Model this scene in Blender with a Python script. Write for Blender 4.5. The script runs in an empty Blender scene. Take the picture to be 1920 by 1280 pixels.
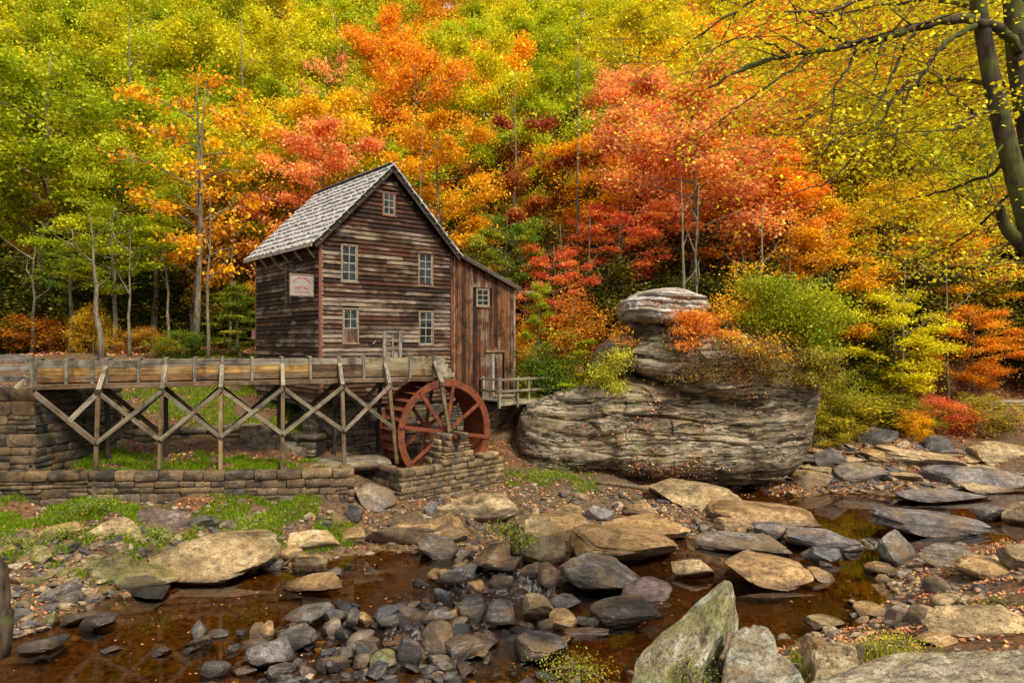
import bpy, math, random
import numpy as np
from mathutils import Matrix, Vector
R = math.radians
C = bpy.context.scene.collection
SC = bpy.context.scene
# ------------------------------------------------------------------ camera, world, sun, exposure
F = 1300.0; H = 6.0
cam = bpy.data.cameras.new('camera'); cam.lens = 36 * F / 1920; cam.clip_start = .05; cam.clip_end = 900
co = bpy.data.objects.new('camera', cam); C.objects.link(co); co.location = (0, 0, H); co.rotation_euler = (R(90), 0, 0)
SC.camera = co
SUN = Vector((.42, -.55, .80)).normalized()
world = bpy.data.worlds.new('World'); SC.world = world; world.use_nodes = True
wn = world.node_tree.nodes; wl = world.node_tree.links; wn.clear()
sky = wn.new('ShaderNodeTexSky'); sky.sky_type = 'NISHITA'; sky.sun_disc = False
sky.sun_elevation = math.asin(SUN.z); sky.sun_rotation = math.atan2(SUN.x, SUN.y)
sky.air_density = 1.0; sky.dust_density = 3.0
whs = wn.new('ShaderNodeMixRGB'); whs.inputs[0].default_value = .7; whs.inputs[2].default_value = (7.2, 6.7, 5.9, 1)
wl.new(sky.outputs[0], whs.inputs[1])
bg = wn.new('ShaderNodeBackground'); bg.inputs[1].default_value = .10
wo = wn.new('ShaderNodeOutputWorld'); wl.new(whs.outputs[0], bg.inputs[0]); wl.new(bg.outputs[0], wo.inputs[0])
sl = bpy.data.lights.new('sun', 'SUN'); sl.energy = 2.9; sl.angle = R(12); sl.color = (1, .89, .70)
so = bpy.data.objects.new('sun', sl); C.objects.link(so); so.rotation_euler = SUN.to_track_quat('Z', 'Y').to_euler(); so.location = (20, -20, 40)
SC.view_settings.view_transform = 'Standard'; SC.view_settings.look = 'None'; SC.view_settings.gamma = 1
SC.view_settings.exposure = 0.72
SC.render.engine = 'CYCLES'
SC.cycles.max_bounces = 6; SC.cycles.transparent_max_bounces = 6; SC.cycles.caustics_reflective = False; SC.cycles.caustics_refractive = False
SC.cycles.diffuse_bounces = 3; SC.cycles.transmission_bounces = 3; SC.cycles.glossy_bounces = 3

# ------------------------------------------------------------------ numeric helpers
rs = np.random.RandomState(7); random.seed(7)
_perm = np.random.RandomState(3).permutation(256); _perm = np.concatenate([_perm, _perm, _perm])
_grad = np.random.RandomState(5).normal(size=(256, 3)); _grad /= np.linalg.norm(_grad, axis=1)[:, None]
def perlin(p):
    p = np.asarray(p, float); i = np.floor(p).astype(int); f = p - i; i &= 255
    u = f * f * f * (f * (f * 6 - 15) + 10)
    def g(a, b, c):
        h = _perm[_perm[_perm[(i[..., 0] + a) & 255] + ((i[..., 1] + b) & 255)] + ((i[..., 2] + c) & 255)]
        return (_grad[h] * (f - np.array([a, b, c]))).sum(-1)
    L = lambda a, b, t: a + (b - a) * t
    x0 = L(L(g(0, 0, 0), g(1, 0, 0), u[..., 0]), L(g(0, 1, 0), g(1, 1, 0), u[..., 0]), u[..., 1])
    x1 = L(L(g(0, 0, 1), g(1, 0, 1), u[..., 0]), L(g(0, 1, 1), g(1, 1, 1), u[..., 0]), u[..., 1])
    return L(x0, x1, u[..., 2]) * 1.5
def fbm(p, o=4):
    p = np.asarray(p, float); s = 0; a = 1
    for k in range(o): s = s + a * perlin(p + 17.3 * k); p = p * 2.03; a *= .5
    return s
def at(px, py, Y): return Vector(((px - 960) / F * Y, Y, H - (py - 640) / F * Y))

# ------------------------------------------------------------------ object helpers
W = {}
def link(o, m=None, parent=None):
    C.objects.link(o); m = m or Matrix.Identity(4)
    if parent is not None:
        o.parent = parent; o.matrix_parent_inverse = W[parent].inverted()
    o.matrix_basis = m; W[o] = m.copy(); return o
def tag(o, label=None, cat=None, group=None, kind=None):
    if label: o['label'] = label
    if cat: o['category'] = cat
    if group: o['group'] = group
    if kind: o['kind'] = kind
    return o
def empty(name, loc, label, cat, group=None):
    o = bpy.data.objects.new(name, None); o.empty_display_size = .2
    link(o, Matrix.Translation(Vector(loc))); return tag(o, label, cat, group)
def mesh(name, V, Fc, mat=None, smooth=False, attrs=None):
    me = bpy.data.meshes.new(name); V = np.asarray(V, np.float32)
    if isinstance(Fc, np.ndarray):
        n, k = Fc.shape
        me.vertices.add(len(V)); me.vertices.foreach_set('co', V.ravel())
        me.loops.add(n * k); me.loops.foreach_set('vertex_index', Fc.astype(np.int32).ravel())
        me.polygons.add(n); me.polygons.foreach_set('loop_start', np.arange(0, n * k, k, dtype=np.int32))
        me.polygons.foreach_set('loop_total', np.full(n, k, np.int32))
        me.update(calc_edges=True)
    else:
        me.from_pydata([tuple(v) for v in V.tolist()], [], Fc); me.update()
    if smooth: me.polygons.foreach_set('use_smooth', np.ones(len(me.polygons), bool))
    for k, a in (attrs or {}).items():
        t = me.attributes.new(k, 'FLOAT', 'FACE'); t.data.foreach_set('value', np.asarray(a, np.float32))
    if mat: me.materials.append(mat)
    return me
def obj(name, me, m=None, parent=None, col=None):
    o = bpy.data.objects.new(name, me)
    if col is not None: o.color = (*col, 1)
    return link(o, m, parent)
class MB:
    def __init__(s): s.v = []; s.f = []
    def add(s, V, Fs):
        n = len(s.v); s.v += [tuple(v) for v in V]; s.f += [tuple(n + i for i in f) for f in Fs]
    def box(s, o, ax, ay, az):
        o, ax, ay, az = map(Vector, (o, ax, ay, az))
        V = [o + ax * i + ay * j + az * k for k in (0, 1) for j in (0, 1) for i in (0, 1)]
        s.add(V, [(0, 2, 3, 1), (4, 5, 7, 6), (0, 1, 5, 4), (2, 6, 7, 3), (0, 4, 6, 2), (1, 3, 7, 5)])
    def mesh(s, name, mat, smooth=False): return mesh(name, s.v, s.f, mat, smooth)
def tube(mb, pts, rad, n=6, cap=True):
    pts = [Vector(p) for p in pts]; base = len(mb.v); up = Vector((.13, .31, .94))
    for i, p in enumerate(pts):
        d = (pts[min(i + 1, len(pts) - 1)] - pts[max(i - 1, 0)]).normalized()
        a = d.cross(up if abs(d.dot(up)) < .95 else Vector((1, 0, 0))).normalized(); b = d.cross(a)
        for k in range(n):
            t = 2 * math.pi * k / n; mb.v.append(tuple(p + (a * math.cos(t) + b * math.sin(t)) * rad[i]))
    for i in range(len(pts) - 1):
        for k in range(n):
            q = base + i * n + k; r = base + i * n + (k + 1) % n
            mb.f.append((q, r, r + n, q + n))
    if cap: mb.f.append(tuple(base + (len(pts) - 1) * n + k for k in range(n))); mb.f.append(tuple(base + k for k in range(n))[::-1])
def spline(pts, k=4):
    pts = [Vector(p) for p in pts]; P = [pts[0] * 2 - pts[1]] + pts + [pts[-1] * 2 - pts[-2]]; out = []
    for i in range(1, len(P) - 2):
        for j in range(k):
            t = j / k; a, b, c, d = P[i - 1:i + 3]
            out.append(.5 * ((2 * b) + (c - a) * t + (2 * a - 5 * b + 4 * c - d) * t * t + (3 * b - a - 3 * c + d) * t ** 3))
    return out + [pts[-1]]

# ------------------------------------------------------------------ materials
class N:
    def __init__(s, name):
        s.m = bpy.data.materials.new(name); s.m.use_nodes = True; s.t = s.m.node_tree; s.t.nodes.clear()
        s.out = s.t.nodes.new('ShaderNodeOutputMaterial')
    def n(s, ty, ins=None, **kw):
        x = s.t.nodes.new(ty)
        for k, v in kw.items(): setattr(x, k, v)
        for k, v in (ins or {}).items():
            if isinstance(v, bpy.types.NodeSocket): s.t.links.new(v, x.inputs[k])
            else: x.inputs[k].default_value = v
        return x
    def math(s, op, a, b=0.0, c=0.0, clamp=False): return s.n('ShaderNodeMath', {0: a, 1: b, 2: c}, operation=op, use_clamp=clamp).outputs[0]
    def mix(s, f, a, b, mode='MIX'): return s.n('ShaderNodeMixRGB', {0: f, 1: a, 2: b}, blend_type=mode).outputs[0]
    def noise(s, vec, scale, det=4, rough=.6, dist=0): return s.n('ShaderNodeTexNoise', {'Vector': vec, 'Scale': scale, 'Detail': det, 'Roughness': rough, 'Distortion': dist}).outputs[0]
    def ramp(s, f, stops):
        r = s.n('ShaderNodeValToRGB', {0: f}); e = r.color_ramp.elements
        while len(e) < len(stops): e.new(.5)
        for k, (p, c) in enumerate(stops):
            e[k].position = p; e[k].color = (c, c, c, 1) if not isinstance(c, tuple) else (*c, 1)
        return r.outputs[0]
    def scl(s, vec, v, off=None):
        a = s.n('ShaderNodeVectorMath', {0: vec, 1: v}, operation='MULTIPLY').outputs[0]
        return s.n('ShaderNodeVectorMath', {0: a, 1: off}, operation='ADD').outputs[0] if off is not None else a
    def bump(s, h, st, d=.02): return s.n('ShaderNodeBump', {'Height': h, 'Strength': st, 'Distance': d}).outputs[0]
    def bsdf(s, col, rough=.8, norm=None, spec=.3, metal=0.0):
        ins = {'Base Color': col, 'Roughness': rough, 'Metallic': metal, 'Specular IOR Level': spec}
        if norm is not None: ins['Normal'] = norm
        b = s.n('ShaderNodeBsdfPrincipled', ins); s.t.links.new(b.outputs[0], s.out.inputs[0]); return b
def rgb(r, g, b): return (r, g, b, 1)

def mat_wood(name, mode, weather=.5):
    g = N(name); oi = g.n('ShaderNodeObjectInfo'); geo = g.n('ShaderNodeNewGeometry'); tc = g.n('ShaderNodeTexCoord')
    off = g.n('ShaderNodeCombineXYZ', {0: g.math('MULTIPLY', oi.outputs['Random'], 37.), 1: g.math('MULTIPLY', oi.outputs['Random'], 91.), 2: 0.}).outputs[0]
    if mode == 'h': v = g.scl(geo.outputs['Position'], (1.6, 1.6, 38), off)
    elif mode == 'v': v = g.scl(geo.outputs['Position'], (24, 24, 1.3), off)
    else: v = g.scl(tc.outputs['Object'], (1.5, 9, 9), off)
    n1 = g.noise(v, 1., 5, .65, .3)
    big = g.noise(g.scl(geo.outputs['Position'], (.9, .9, 1.6)), 1., 3, .6)
    fine = g.noise(v, 3.2, 3, .7)
    c = g.mix(1, oi.outputs['Color'], g.ramp(n1, [(.30, .2), (.5, .72), (.70, 1.5)]), 'MULTIPLY'); c = g.mix(1, c, g.ramp(g.noise(geo.outputs['Position'], 1.7, 5, .7, .5), [(.36, .3), (.55, 1.1)]), 'MULTIPLY')
    # silvered streaks where the weather has taken the stain off
    wv = g.math('ADD', g.math('MULTIPLY', n1, .6), g.math('MULTIPLY', big, .7))
    wv = g.math('ADD', wv, g.math('MULTIPLY', g.math('SUBTRACT', oi.outputs['Random'], .5), .30))
    c = g.mix(g.math('MULTIPLY', g.ramp(wv, [(.70, 0.), (.84, 1.)]), weather), c, rgb(.31, .245, .18))
    c = g.mix(g.ramp(fine, [(.36, .85), (.46, 0.)]), c, rgb(.012, .008, .006))
    g.bsdf(c, .78, g.bump(g.math('ADD', n1, fine), .5, .012), .25); return g.m
wood = mat_wood('weathered_beam_wood', 'o', .35)
clap_mat = mat_wood('stained_clapboard', 'h', .75)
vert_mat = mat_wood('stained_vertical_board', 'v', .5)
shake_mat = None

def mat_stone(name, rough=.75, bumpk=.8, lichen=.35, scale=1.0, wet=True, strat=0.0):
    g = N(name); oi = g.n('ShaderNodeObjectInfo'); geo = g.n('ShaderNodeNewGeometry')
    off = g.n('ShaderNodeCombineXYZ', {0: g.math('MULTIPLY', oi.outputs['Random'], 53.), 1: 0., 2: g.math('MULTIPLY', oi.outputs['Random'], 19.)}).outputs[0]
    p = g.scl(geo.outputs['Position'], (scale, scale, scale * (1.6 if not strat else 2.2)), off)
    a = g.noise(p, 1.3, 6, .62, .4); b = g.noise(p, 6.5, 5, .7); d = g.noise(p, 28, 3, .7)
    c = g.mix(1, oi.outputs['Color'], g.ramp(a, [(.34, .30), (.5, .9), (.64, 1.45)]), 'MULTIPLY')
    c = g.mix(.8, c, g.ramp(b, [(.36, .28), (.5, 1.), (.66, 1.4)]), 'MULTIPLY')
    warm = g.noise(p, .8, 3, .5)
    c = g.mix(g.math('MULTIPLY', g.ramp(warm, [(.48, 0.), (.62, 1.)]), .5), c, rgb(.27, .165, .06))
    if not strat:
        cr = g.noise(g.scl(p, (1.2, 1.2, 2.6)), 2.3, 5, .55, 1.2); crk = g.math('ABSOLUTE', g.math('SUBTRACT', cr, .5)); c = g.mix(g.ramp(crk, [(.0, .85), (.012, 0.)]), c, rgb(.02, .016, .012))
    c = g.mix(g.math('MULTIPLY', g.ramp(g.math('ADD', g.math('MULTIPLY', b, .5), g.math('MULTIPLY', a, .5)), [(.54, 0.), (.62, 1.)]), lichen), c, rgb(.44, .42, .33))
    c = g.mix(g.ramp(d, [(.36, .85), (.46, 0.)]), c, rgb(.018, .014, .010))
    hgt = g.math('ADD', g.math('ADD', g.math('MULTIPLY', a, 1.0), g.math('MULTIPLY', b, .55)), g.math('MULTIPLY', d, .16))
    if strat:
        ps = g.scl(geo.outputs['Position'], (.22, .22, 3.4)); st = g.noise(ps, 1.1, 6, .68, .25)
        c = g.mix(g.ramp(st, [(.34, .65), (.43, 0.)]), c, rgb(.03, .024, .018))
        c = g.mix(g.math('MULTIPLY', g.ramp(st, [(.5, 0.), (.62, 1.)]), .5), c, rgb(.36, .31, .22))
        hgt = g.math('ADD', hgt, g.math('MULTIPLY', st, 1.6))
        for sc_, lo in ((.8, .009), (1.7, .010)):
            cn = g.noise(g.scl(geo.outputs['Position'], (.22, .22, 1.5), (sc_ * 7, 0, 3)), sc_, 5, .6, .5); ck = g.math('ABSOLUTE', g.math('SUBTRACT', cn, .5))
            c = g.mix(g.ramp(ck, [(0., .95), (lo, .6), (lo * 2, 0.)]), c, rgb(.010, .008, .006)); hgt = g.math('SUBTRACT', hgt, g.ramp(ck, [(0., 1.), (lo * 2.5, 0.)]))
        bl = g.noise(geo.outputs['Position'], .55, 4, .6); c = g.mix(g.math('MULTIPLY', g.ramp(bl, [(.5, 0.), (.62, 1.)]), .55), c, rgb(.075, .06, .035))
        gm_ = g.noise(geo.outputs['Position'], .9, 5, .7); c = g.mix(g.math('MULTIPLY', g.ramp(gm_, [(.56, 0.), (.64, 1.)]), .5), c, rgb(.09, .10, .02))
    r = rough
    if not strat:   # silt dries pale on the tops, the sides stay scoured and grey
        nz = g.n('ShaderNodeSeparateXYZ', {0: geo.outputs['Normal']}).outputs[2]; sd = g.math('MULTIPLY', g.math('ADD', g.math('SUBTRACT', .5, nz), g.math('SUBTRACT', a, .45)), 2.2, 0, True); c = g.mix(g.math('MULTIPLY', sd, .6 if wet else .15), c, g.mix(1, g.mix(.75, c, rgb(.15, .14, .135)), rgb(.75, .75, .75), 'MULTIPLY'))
    if wet:   # the water's edge keeps a wet, darker band on every stone
        z = g.n('ShaderNodeSeparateXYZ', {0: geo.outputs['Position']}).outputs[2]
        wf = g.math('SUBTRACT', 1.0, g.math('MULTIPLY', g.math('SUBTRACT', z, g.math('MULTIPLY', a, .16)), 9.), 0, True)
        c = g.mix(wf, c, g.mix(1, c, rgb(.36, .32, .30), 'MULTIPLY')); r = g.math('SUBTRACT', rough, g.math('MULTIPLY', wf, rough - .22))
    g.bsdf(c, r, g.bump(hgt, bumpk, .06), .4); return g.m
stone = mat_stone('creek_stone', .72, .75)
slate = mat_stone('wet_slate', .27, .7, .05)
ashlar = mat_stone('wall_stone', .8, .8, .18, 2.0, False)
cliff = mat_stone('layered_sandstone', .8, 1.0, .4, .8, True, 1.0)

def mat_flat(name, col, rough=.7, spec=.3, nz=0, metal=0.0, vary=.35, sc=8):
    g = N(name); geo = g.n('ShaderNodeNewGeometry'); n = g.noise(geo.outputs['Position'], sc, 5, .65)
    c = g.mix(1, rgb(*col), g.ramp(n, [(.3, 1 - vary), (.7, 1 + vary)]), 'MULTIPLY')
    g.bsdf(c, rough, g.bump(n, .4, .01), spec, metal); return g.m
shake_mat = mat_flat('silvered_shake', (.40, .39, .38), .85, vary=.5, sc=5)
dark_shake = mat_flat('dark_shake', (.10, .09, .08), .9, vary=.5, sc=6)
mortar = mat_flat('dark_mortar', (.03, .024, .018), .95)
dark = mat_flat('dark_inside', (.008, .006, .005), .9)
trim_w = mat_flat('old_white_paint', (.36, .34, .28), .7, vary=.45, sc=14)
trim_r = mat_flat('faded_red_trim', (.17, .065, .035), .75, sc=16, vary=.5)
trim_t = mat_flat('bleached_trim', (.20, .15, .095), .8, sc=16, vary=.6)
board_w = mat_flat('sign_board_paint', (.27, .255, .235), .7, sc=16, vary=.35)
red_ink = mat_flat('red_sign_paint', (.38, .045, .05), .7)
bronze = mat_flat('iron', (.05, .045, .05), .5, .5, metal=.6)
def mat_rust():
    g = N('rusted_steel'); geo = g.n('ShaderNodeNewGeometry'); n = g.noise(geo.outputs['Position'], 3.2, 6, .7, .6); k = g.noise(geo.outputs['Position'], 24, 4, .7)
    c = g.mix(g.ramp(n, [(.38, 0.), (.62, 1.)]), rgb(.09, .022, .010), rgb(.24, .062, .02))
    c = g.mix(g.ramp(k, [(.34, .7), (.5, 0.)]), c, rgb(.05, .018, .012))
    g.bsdf(c, .7, g.bump(k, .4, .01), .35); return g.m
rust = mat_rust()
def mat_glass():
    g = N('old_window_glass'); geo = g.n('ShaderNodeNewGeometry'); n = g.noise(geo.outputs['Position'], 2.5, 3, .6)
    c = g.mix(g.ramp(n, [(.45, 0.), (.6, 1.)]), rgb(.006, .008, .009), rgb(.035, .045, .05))
    g.bsdf(c, .12, g.bump(n, .2, .02), .35); return g.m
glass = mat_glass()
def mat_leaf(name, trans=.38, sat=1.0, yel=.42):
    g = N(name); oi = g.n('ShaderNodeObjectInfo'); at_ = g.n('ShaderNodeAttribute', attribute_name='rnd'); cl = g.n('ShaderNodeAttribute', attribute_name='clump')
    h = g.math('ADD', g.math('MULTIPLY', g.math('SUBTRACT', at_.outputs['Fac'], .5), .022), g.math('MULTIPLY', g.math('SUBTRACT', cl.outputs['Fac'], .5), .02))
    h = g.math('ADD', h, .5)
    v = g.math('ADD', .50, g.math('ADD', g.math('MULTIPLY', at_.outputs['Fac'], .60), g.math('MULTIPLY', cl.outputs['Fac'], .60)))
    c = g.n('ShaderNodeHueSaturation', {'Hue': h, 'Saturation': sat, 'Value': v, 'Fac': 1., 'Color': g.mix(g.math('MULTIPLY', g.math('MULTIPLY', cl.outputs['Fac'], cl.outputs['Fac']), yel), oi.outputs['Color'], rgb(.72, .46, .015))}).outputs[0]
    d = g.n('ShaderNodeBsdfDiffuse', {0: c}); t = g.n('ShaderNodeBsdfTranslucent', {0: c}); m = g.n('ShaderNodeMixShader', {0: trans, 1: d.outputs[0], 2: t.outputs[0]})
    gl = g.n('ShaderNodeBsdfGlossy', {0: rgb(1, 1, 1), 'Roughness': .45}); m2 = g.n('ShaderNodeMixShader', {0: .012, 1: m.outputs[0], 2: gl.outputs[0]})
    g.t.links.new(m2.outputs[0], g.out.inputs[0]); return g.m
leaf = mat_leaf('autumn_leaf')
def mat_bark(name, c1, c2, moss=0.0):
    g = N(name); geo = g.n('ShaderNodeNewGeometry'); p = g.scl(geo.outputs['Position'], (9, 9, 2.)); n = g.noise(p, 1.2, 5, .7); b = g.noise(geo.outputs['Position'], 2.2, 3, .6)
    c = g.mix(g.ramp(n, [(.35, 0.), (.62, 1.)]), rgb(*c1), rgb(*c2))
    c = g.mix(g.math('MULTIPLY', g.ramp(b, [(.48, 0.), (.58, 1.)]), moss), c, rgb(.10, .12, .02))
    g.bsdf(c, .9, g.bump(n, .9, .03), .2); return g.m
bark = mat_bark('grey_bark', (.06, .05, .035), (.26, .22, .16), .25)
bark_f = mat_bark('mossy_dark_bark', (.018, .013, .009), (.085, .065, .045), .65)
driftw = mat_bark('drift_wood', (.06, .04, .028), (.24, .17, .11), .1)
# ------------------------------------------------------------------ terrain
def gp(px, py, h):
    Y = (H - h) * F / (py - 640); return ((px - 960) / F * Y, Y, h)
ctl = [gp(*a) for a in [
 (100,1235,-.4),(300,1200,-.4),(400,1125,-.4),(550,1100,-.35),(700,1090,-.4),(850,1075,-.3),(150,1272,-.4),(600,1145,-.35),(450,1175,-.35),(0,1250,-.35),(760,1110,-.4),(250,1240,-.4),
 (850,1180,-.05),(700,1240,-.03),(950,1120,-.03),(1000,1265,-.12),(560,1230,-.03),(800,1130,-.08),(450,1262,-.1),
 (1150,1190,-.4),(1300,1085,-.25),(1450,1130,-.45),(1600,1080,-.4),(1540,1180,-.35),(1230,1225,-.4),(1000,1175,-.25),(1180,1260,-.3),(1100,1080,-.15),(1390,1020,-.1),(1340,1130,-.35),
 (1600,955,-.4),(1750,1008,-.25),(1850,955,-.25),(1500,945,-.15),(1900,930,-.3),(1900,1015,-.05),(1690,960,-.35),
 (1100,1005,.05),(1300,990,.08),(1250,950,.22),(1000,975,.22),(900,990,.3),(760,1015,.12),(1400,960,.1),(880,1045,0.0),
 (400,1025,.5),(300,1080,.12),(250,1000,.85),(100,1085,.45),(60,1175,.12),(0,1010,.95),(100,955,1.15),(300,958,1.05),(500,958,.95),(650,957,.85),(600,1000,.45),(850,955,.6),(-150,1000,1.2),(-150,1250,-.3),(-250,1180,.2),(200,1100,.08),
 (1640,900,.35),(1500,915,.2),(1900,890,.5),(1760,900,.3),(1700,835,1.5),(1900,835,1.4),(1560,840,1.2),(1720,790,2.1),(1900,755,2.9),(1640,770,2.4),(2100,900,.7),(1850,812,1.4),(1960,812,1.4),(1780,815,1.5),(2100,980,-.2),
 (1700,1060,.22),(1850,1060,.7),(1700,1110,.12),(1640,1190,.3),(1800,1150,1.1),(1900,1110,1.2),(1700,1200,.9),(1560,1235,1.1),(1900,1200,1.4),(1480,1270,1.0),(1400,1275,.7),(1300,1270,.2),(1700,1275,1.5),(1850,1275,1.6),(2050,1060,1.2),
 (1030,900,.85),(1130,920,.5),(960,905,.8),(1250,905,.1),(1400,908,-.05),
 (30,850,2.5),(250,865,2.15),(500,860,2.1),(400,848,2.2),(620,870,1.9),
]]
ctl += [(-13,23.4,2.2),(-10.5,23.7,2.2),(-8.5,23.6,2.15),(-12.5,25.0,2.9),(-10.5,25.8,2.95),(-12.5,20.9,2.25),(-9,21.4,2.15),(-6,22.3,2.0),(-4.2,22.2,.95),(-5.4,22.9,1.5),
 (-6.9,24.6,2.0),(-9,24.6,2.2),(-11.5,25.6,2.9),(-13.5,27,3.6),(-9.5,28,3.2),(-12,31,4.0),(-11,35,5.0),(-8,30,3.6),(-4,32,4.0),(-2,29,1.6),(.5,31.5,2.4),(-2.5,24.5,.75),(-1.,26.5,.75),(-4,27.,1.0),
 (-22,21,2.6),(-18,20.5,2.4),(-18,26,4.6),(-24,30,5.2),(-16,33,5.3),(-40,22,3),(-60,30,5),
 (1.5,33,3.2),(4,34,4.2),(9,34,4.3),(14,35,3.0),(20,37,2.9),(26,38,3.0),(12,32,2.2),(17,33.5,2.0),(40,36,3.2),(60,34,3.5),(40,22,.8),(40,12,2.8),(60,20,2.5),
 (-30,12,.2),(-30,4,2.5),(0,4,3.2),(0,0,4.2),(0,8.5,.5),(-5,9.,.1),(-8,6,1.5),(6,4,3.9),(12,4,4.3),(12,10,2.6),(20,8,3.2),(0,-12,4.5),(-25,-12,4.5),(25,-12,4.5),(-60,-12,4.5),(60,-12,4.5),(3.2,7.5,1.8),(2.2,9,.5)]
for x in (-140, -80, -45, -25, -12, 0, 12, 25, 45, 80, 140):
    for y, z in ((39, 5.4), (44, 7.4), (54, 12.0), (70, 20), (95, 32), (130, 46), (170, 52), (260, 54)):
        ctl.append((x, y, z))
ctl = np.array(ctl)
_d = np.linalg.norm(ctl[:, None, :2] - ctl[None, :, :2], axis=-1)
_w = np.linalg.solve(_d - np.eye(len(ctl)) * .35, ctl[:, 2])
def ground(x, y, fine=True):
    x = np.asarray(x, float); y = np.asarray(y, float); z = np.zeros(np.broadcast(x, y).shape)
    for (cx, cy, _), w in zip(ctl, _w): z = z + w * np.hypot(x - cx, y - cy)
    if fine:
        p = np.stack([x * .9, y * .9, np.zeros_like(z)], -1); z = z + fbm(p, 3) * .07 * np.clip((np.hypot(x, y)) / 10, .5, 2.5)
    return z
def g1(x, y): return float(ground(np.array([x]), np.array([y]))[0])
_T = np.concatenate([np.linspace(5, 40, 260), np.linspace(40.5, 150, 120)])
def hit(px, py):
    x = (px - 960) / F * _T; z = H - (py - 640) / F * _T; g = np.maximum(ground(x, _T), 0)
    k = np.nonzero(z <= g)[0]
    t = _T[k[0]] if len(k) else 60.
    return (px - 960) / F * t, t, max(H - (py - 640) / F * t, 0.)
def axis(segs):
    out = []
    for a, b, st in segs: out += list(np.arange(a, b, st))
    return np.array(out + [segs[-1][1]])
gx = axis([(-420, -150, 30), (-150, -60, 6), (-60, -19, 1.2), (-19, 18, .14), (18, 60, 1.2), (60, 150, 6), (150, 420, 30)])
gy = axis([(-40, 4, 4), (4, 9, .4), (9, 31, .14), (31, 48, .5), (48, 110, 2.5), (110, 460, 25)])
GX, GY = np.meshgrid(gx, gy); GZ = ground(GX, GY)
GZ = GZ + fbm(np.stack([GX * 3.1, GY * 3.1, GX * 0], -1), 2) * .022
nx, ny = len(gx), len(gy)
idx = np.arange(nx * ny).reshape(ny, nx)
quads = np.stack([idx[:-1, :-1], idx[:-1, 1:], idx[1:, 1:], idx[1:, :-1]], -1).reshape(-1, 4)
def terrain_mat():
    g = N('creek_bed_and_leaf_litter'); geo = g.n('ShaderNodeNewGeometry'); P = geo.outputs['Position']
    sep = g.n('ShaderNodeSeparateXYZ', {0: P}); x, y, z = sep.outputs
    a = g.noise(P, .7, 5, .65); b = g.noise(P, 7, 5, .7); d = g.noise(P, 30, 3, .7)
    bed = g.mix(g.ramp(b, [(.35, 0.), (.62, 1.)]), rgb(.03, .019, .009), rgb(.21, .125, .052))
    soil = g.mix(g.ramp(b, [(.35, 0.), (.6, 1.)]), rgb(.03, .021, .011), rgb(.15, .10, .055))
    vor = g.n('ShaderNodeTexVoronoi', {'Vector': P, 'Scale': 9.})
    litter = g.ramp(g.n('ShaderNodeSeparateColor', {0: vor.outputs['Color']}).outputs[0], [(0., (.05, .024, .012)), (.35, (.16, .065, .024)), (.65, (.28, .13, .045)), (1., (.11, .045, .02))])
    litter = g.mix(.5, litter, g.ramp(d, [(.3, .1), (.6, .9)]), 'MULTIPLY')
    c = g.mix(g.math('MULTIPLY', g.math('SUBTRACT', z, .06), 12., 0, True), bed, soil)
    far = g.math('MULTIPLY', g.math('SUBTRACT', y, 33.), .3, 0, True)
    hi = g.math('MULTIPLY', g.ramp(a, [(.4, 0.), (.6, .7)]), g.math('MULTIPLY', g.math('SUBTRACT', z, .5), 2., 0, True))
    c = g.mix(g.math('MAXIMUM', far, hi), c, litter)
    wet = g.math('SUBTRACT', 1., g.math('MULTIPLY', g.math('SUBTRACT', z, .02), 9., 0, True))
    g.bsdf(c, g.math('SUBTRACT', .9, g.math('MULTIPLY', wet, .5)), g.bump(g.math('ADD', b, g.math('MULTIPLY', d, .4)), .7, .05), .3); return g.m
terr = obj('ground', mesh('ground', np.stack([GX, GY, GZ], -1).reshape(-1, 3), quads, terrain_mat(), True)); tag(terr, kind='structure')
# water, a sheet that the banks rise out of
wx = axis([(-60, -19, 4), (-19, 30, .35), (30, 60, 4)]); wy = axis([(5, 34, .35)])
WX, WY = np.meshgrid(wx, wy); WZ = np.zeros_like(WX)
ii = np.arange(WX.size).reshape(WX.shape)
wq = np.stack([ii[:-1, :-1], ii[:-1, 1:], ii[1:, 1:], ii[1:, :-1]], -1).reshape(-1, 4)
def water_mat():
    g = N('tea_brown_creek_water'); geo = g.n('ShaderNodeNewGeometry'); P = geo.outputs['Position']
    x, y, z = g.n('ShaderNodeSeparateXYZ', {0: P}).outputs
    n = g.noise(g.scl(P, (1.2, 2.6, 1)), 1.6, 3, .5); n2 = g.noise(g.scl(P, (5, 10, 1)), 1.8, 4, .6, .5)
    # riffle: the shallow run between the stones is ruffled
    dx = g.math('MULTIPLY', g.math('ADD', x, .9), .42); dy = g.math('MULTIPLY', g.math('SUBTRACT', y, 15.6), .30)
    rif = g.math('SUBTRACT', 1.25, g.math('ADD', g.math('MULTIPLY', dx, dx), g.math('MULTIPLY', dy, dy)), 0, True)
    hgt = g.math('ADD', g.math('MULTIPLY', n, .12), g.math('MULTIPLY', g.math('MULTIPLY', n2, rif), 2.2))
    bp = g.bump(hgt, .35, .03)
    tr = g.n('ShaderNodeBsdfTransparent', {0: rgb(.66, .47, .24)})
    gl = g.n('ShaderNodeBsdfGlossy', {0: rgb(.95, .97, 1), 'Roughness': .015, 'Normal': bp})
    fr = g.n('ShaderNodeFresnel', {0: 1.34, 'Normal': bp}).outputs[0]
    m = g.n('ShaderNodeMixShader', {0: g.math('ADD', g.math('MULTIPLY', fr, 1.15), .02), 1: tr.outputs[0], 2: gl.outputs[0]})
    g.t.links.new(m.outputs[0], g.out.inputs[0]); return g.m
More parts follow.
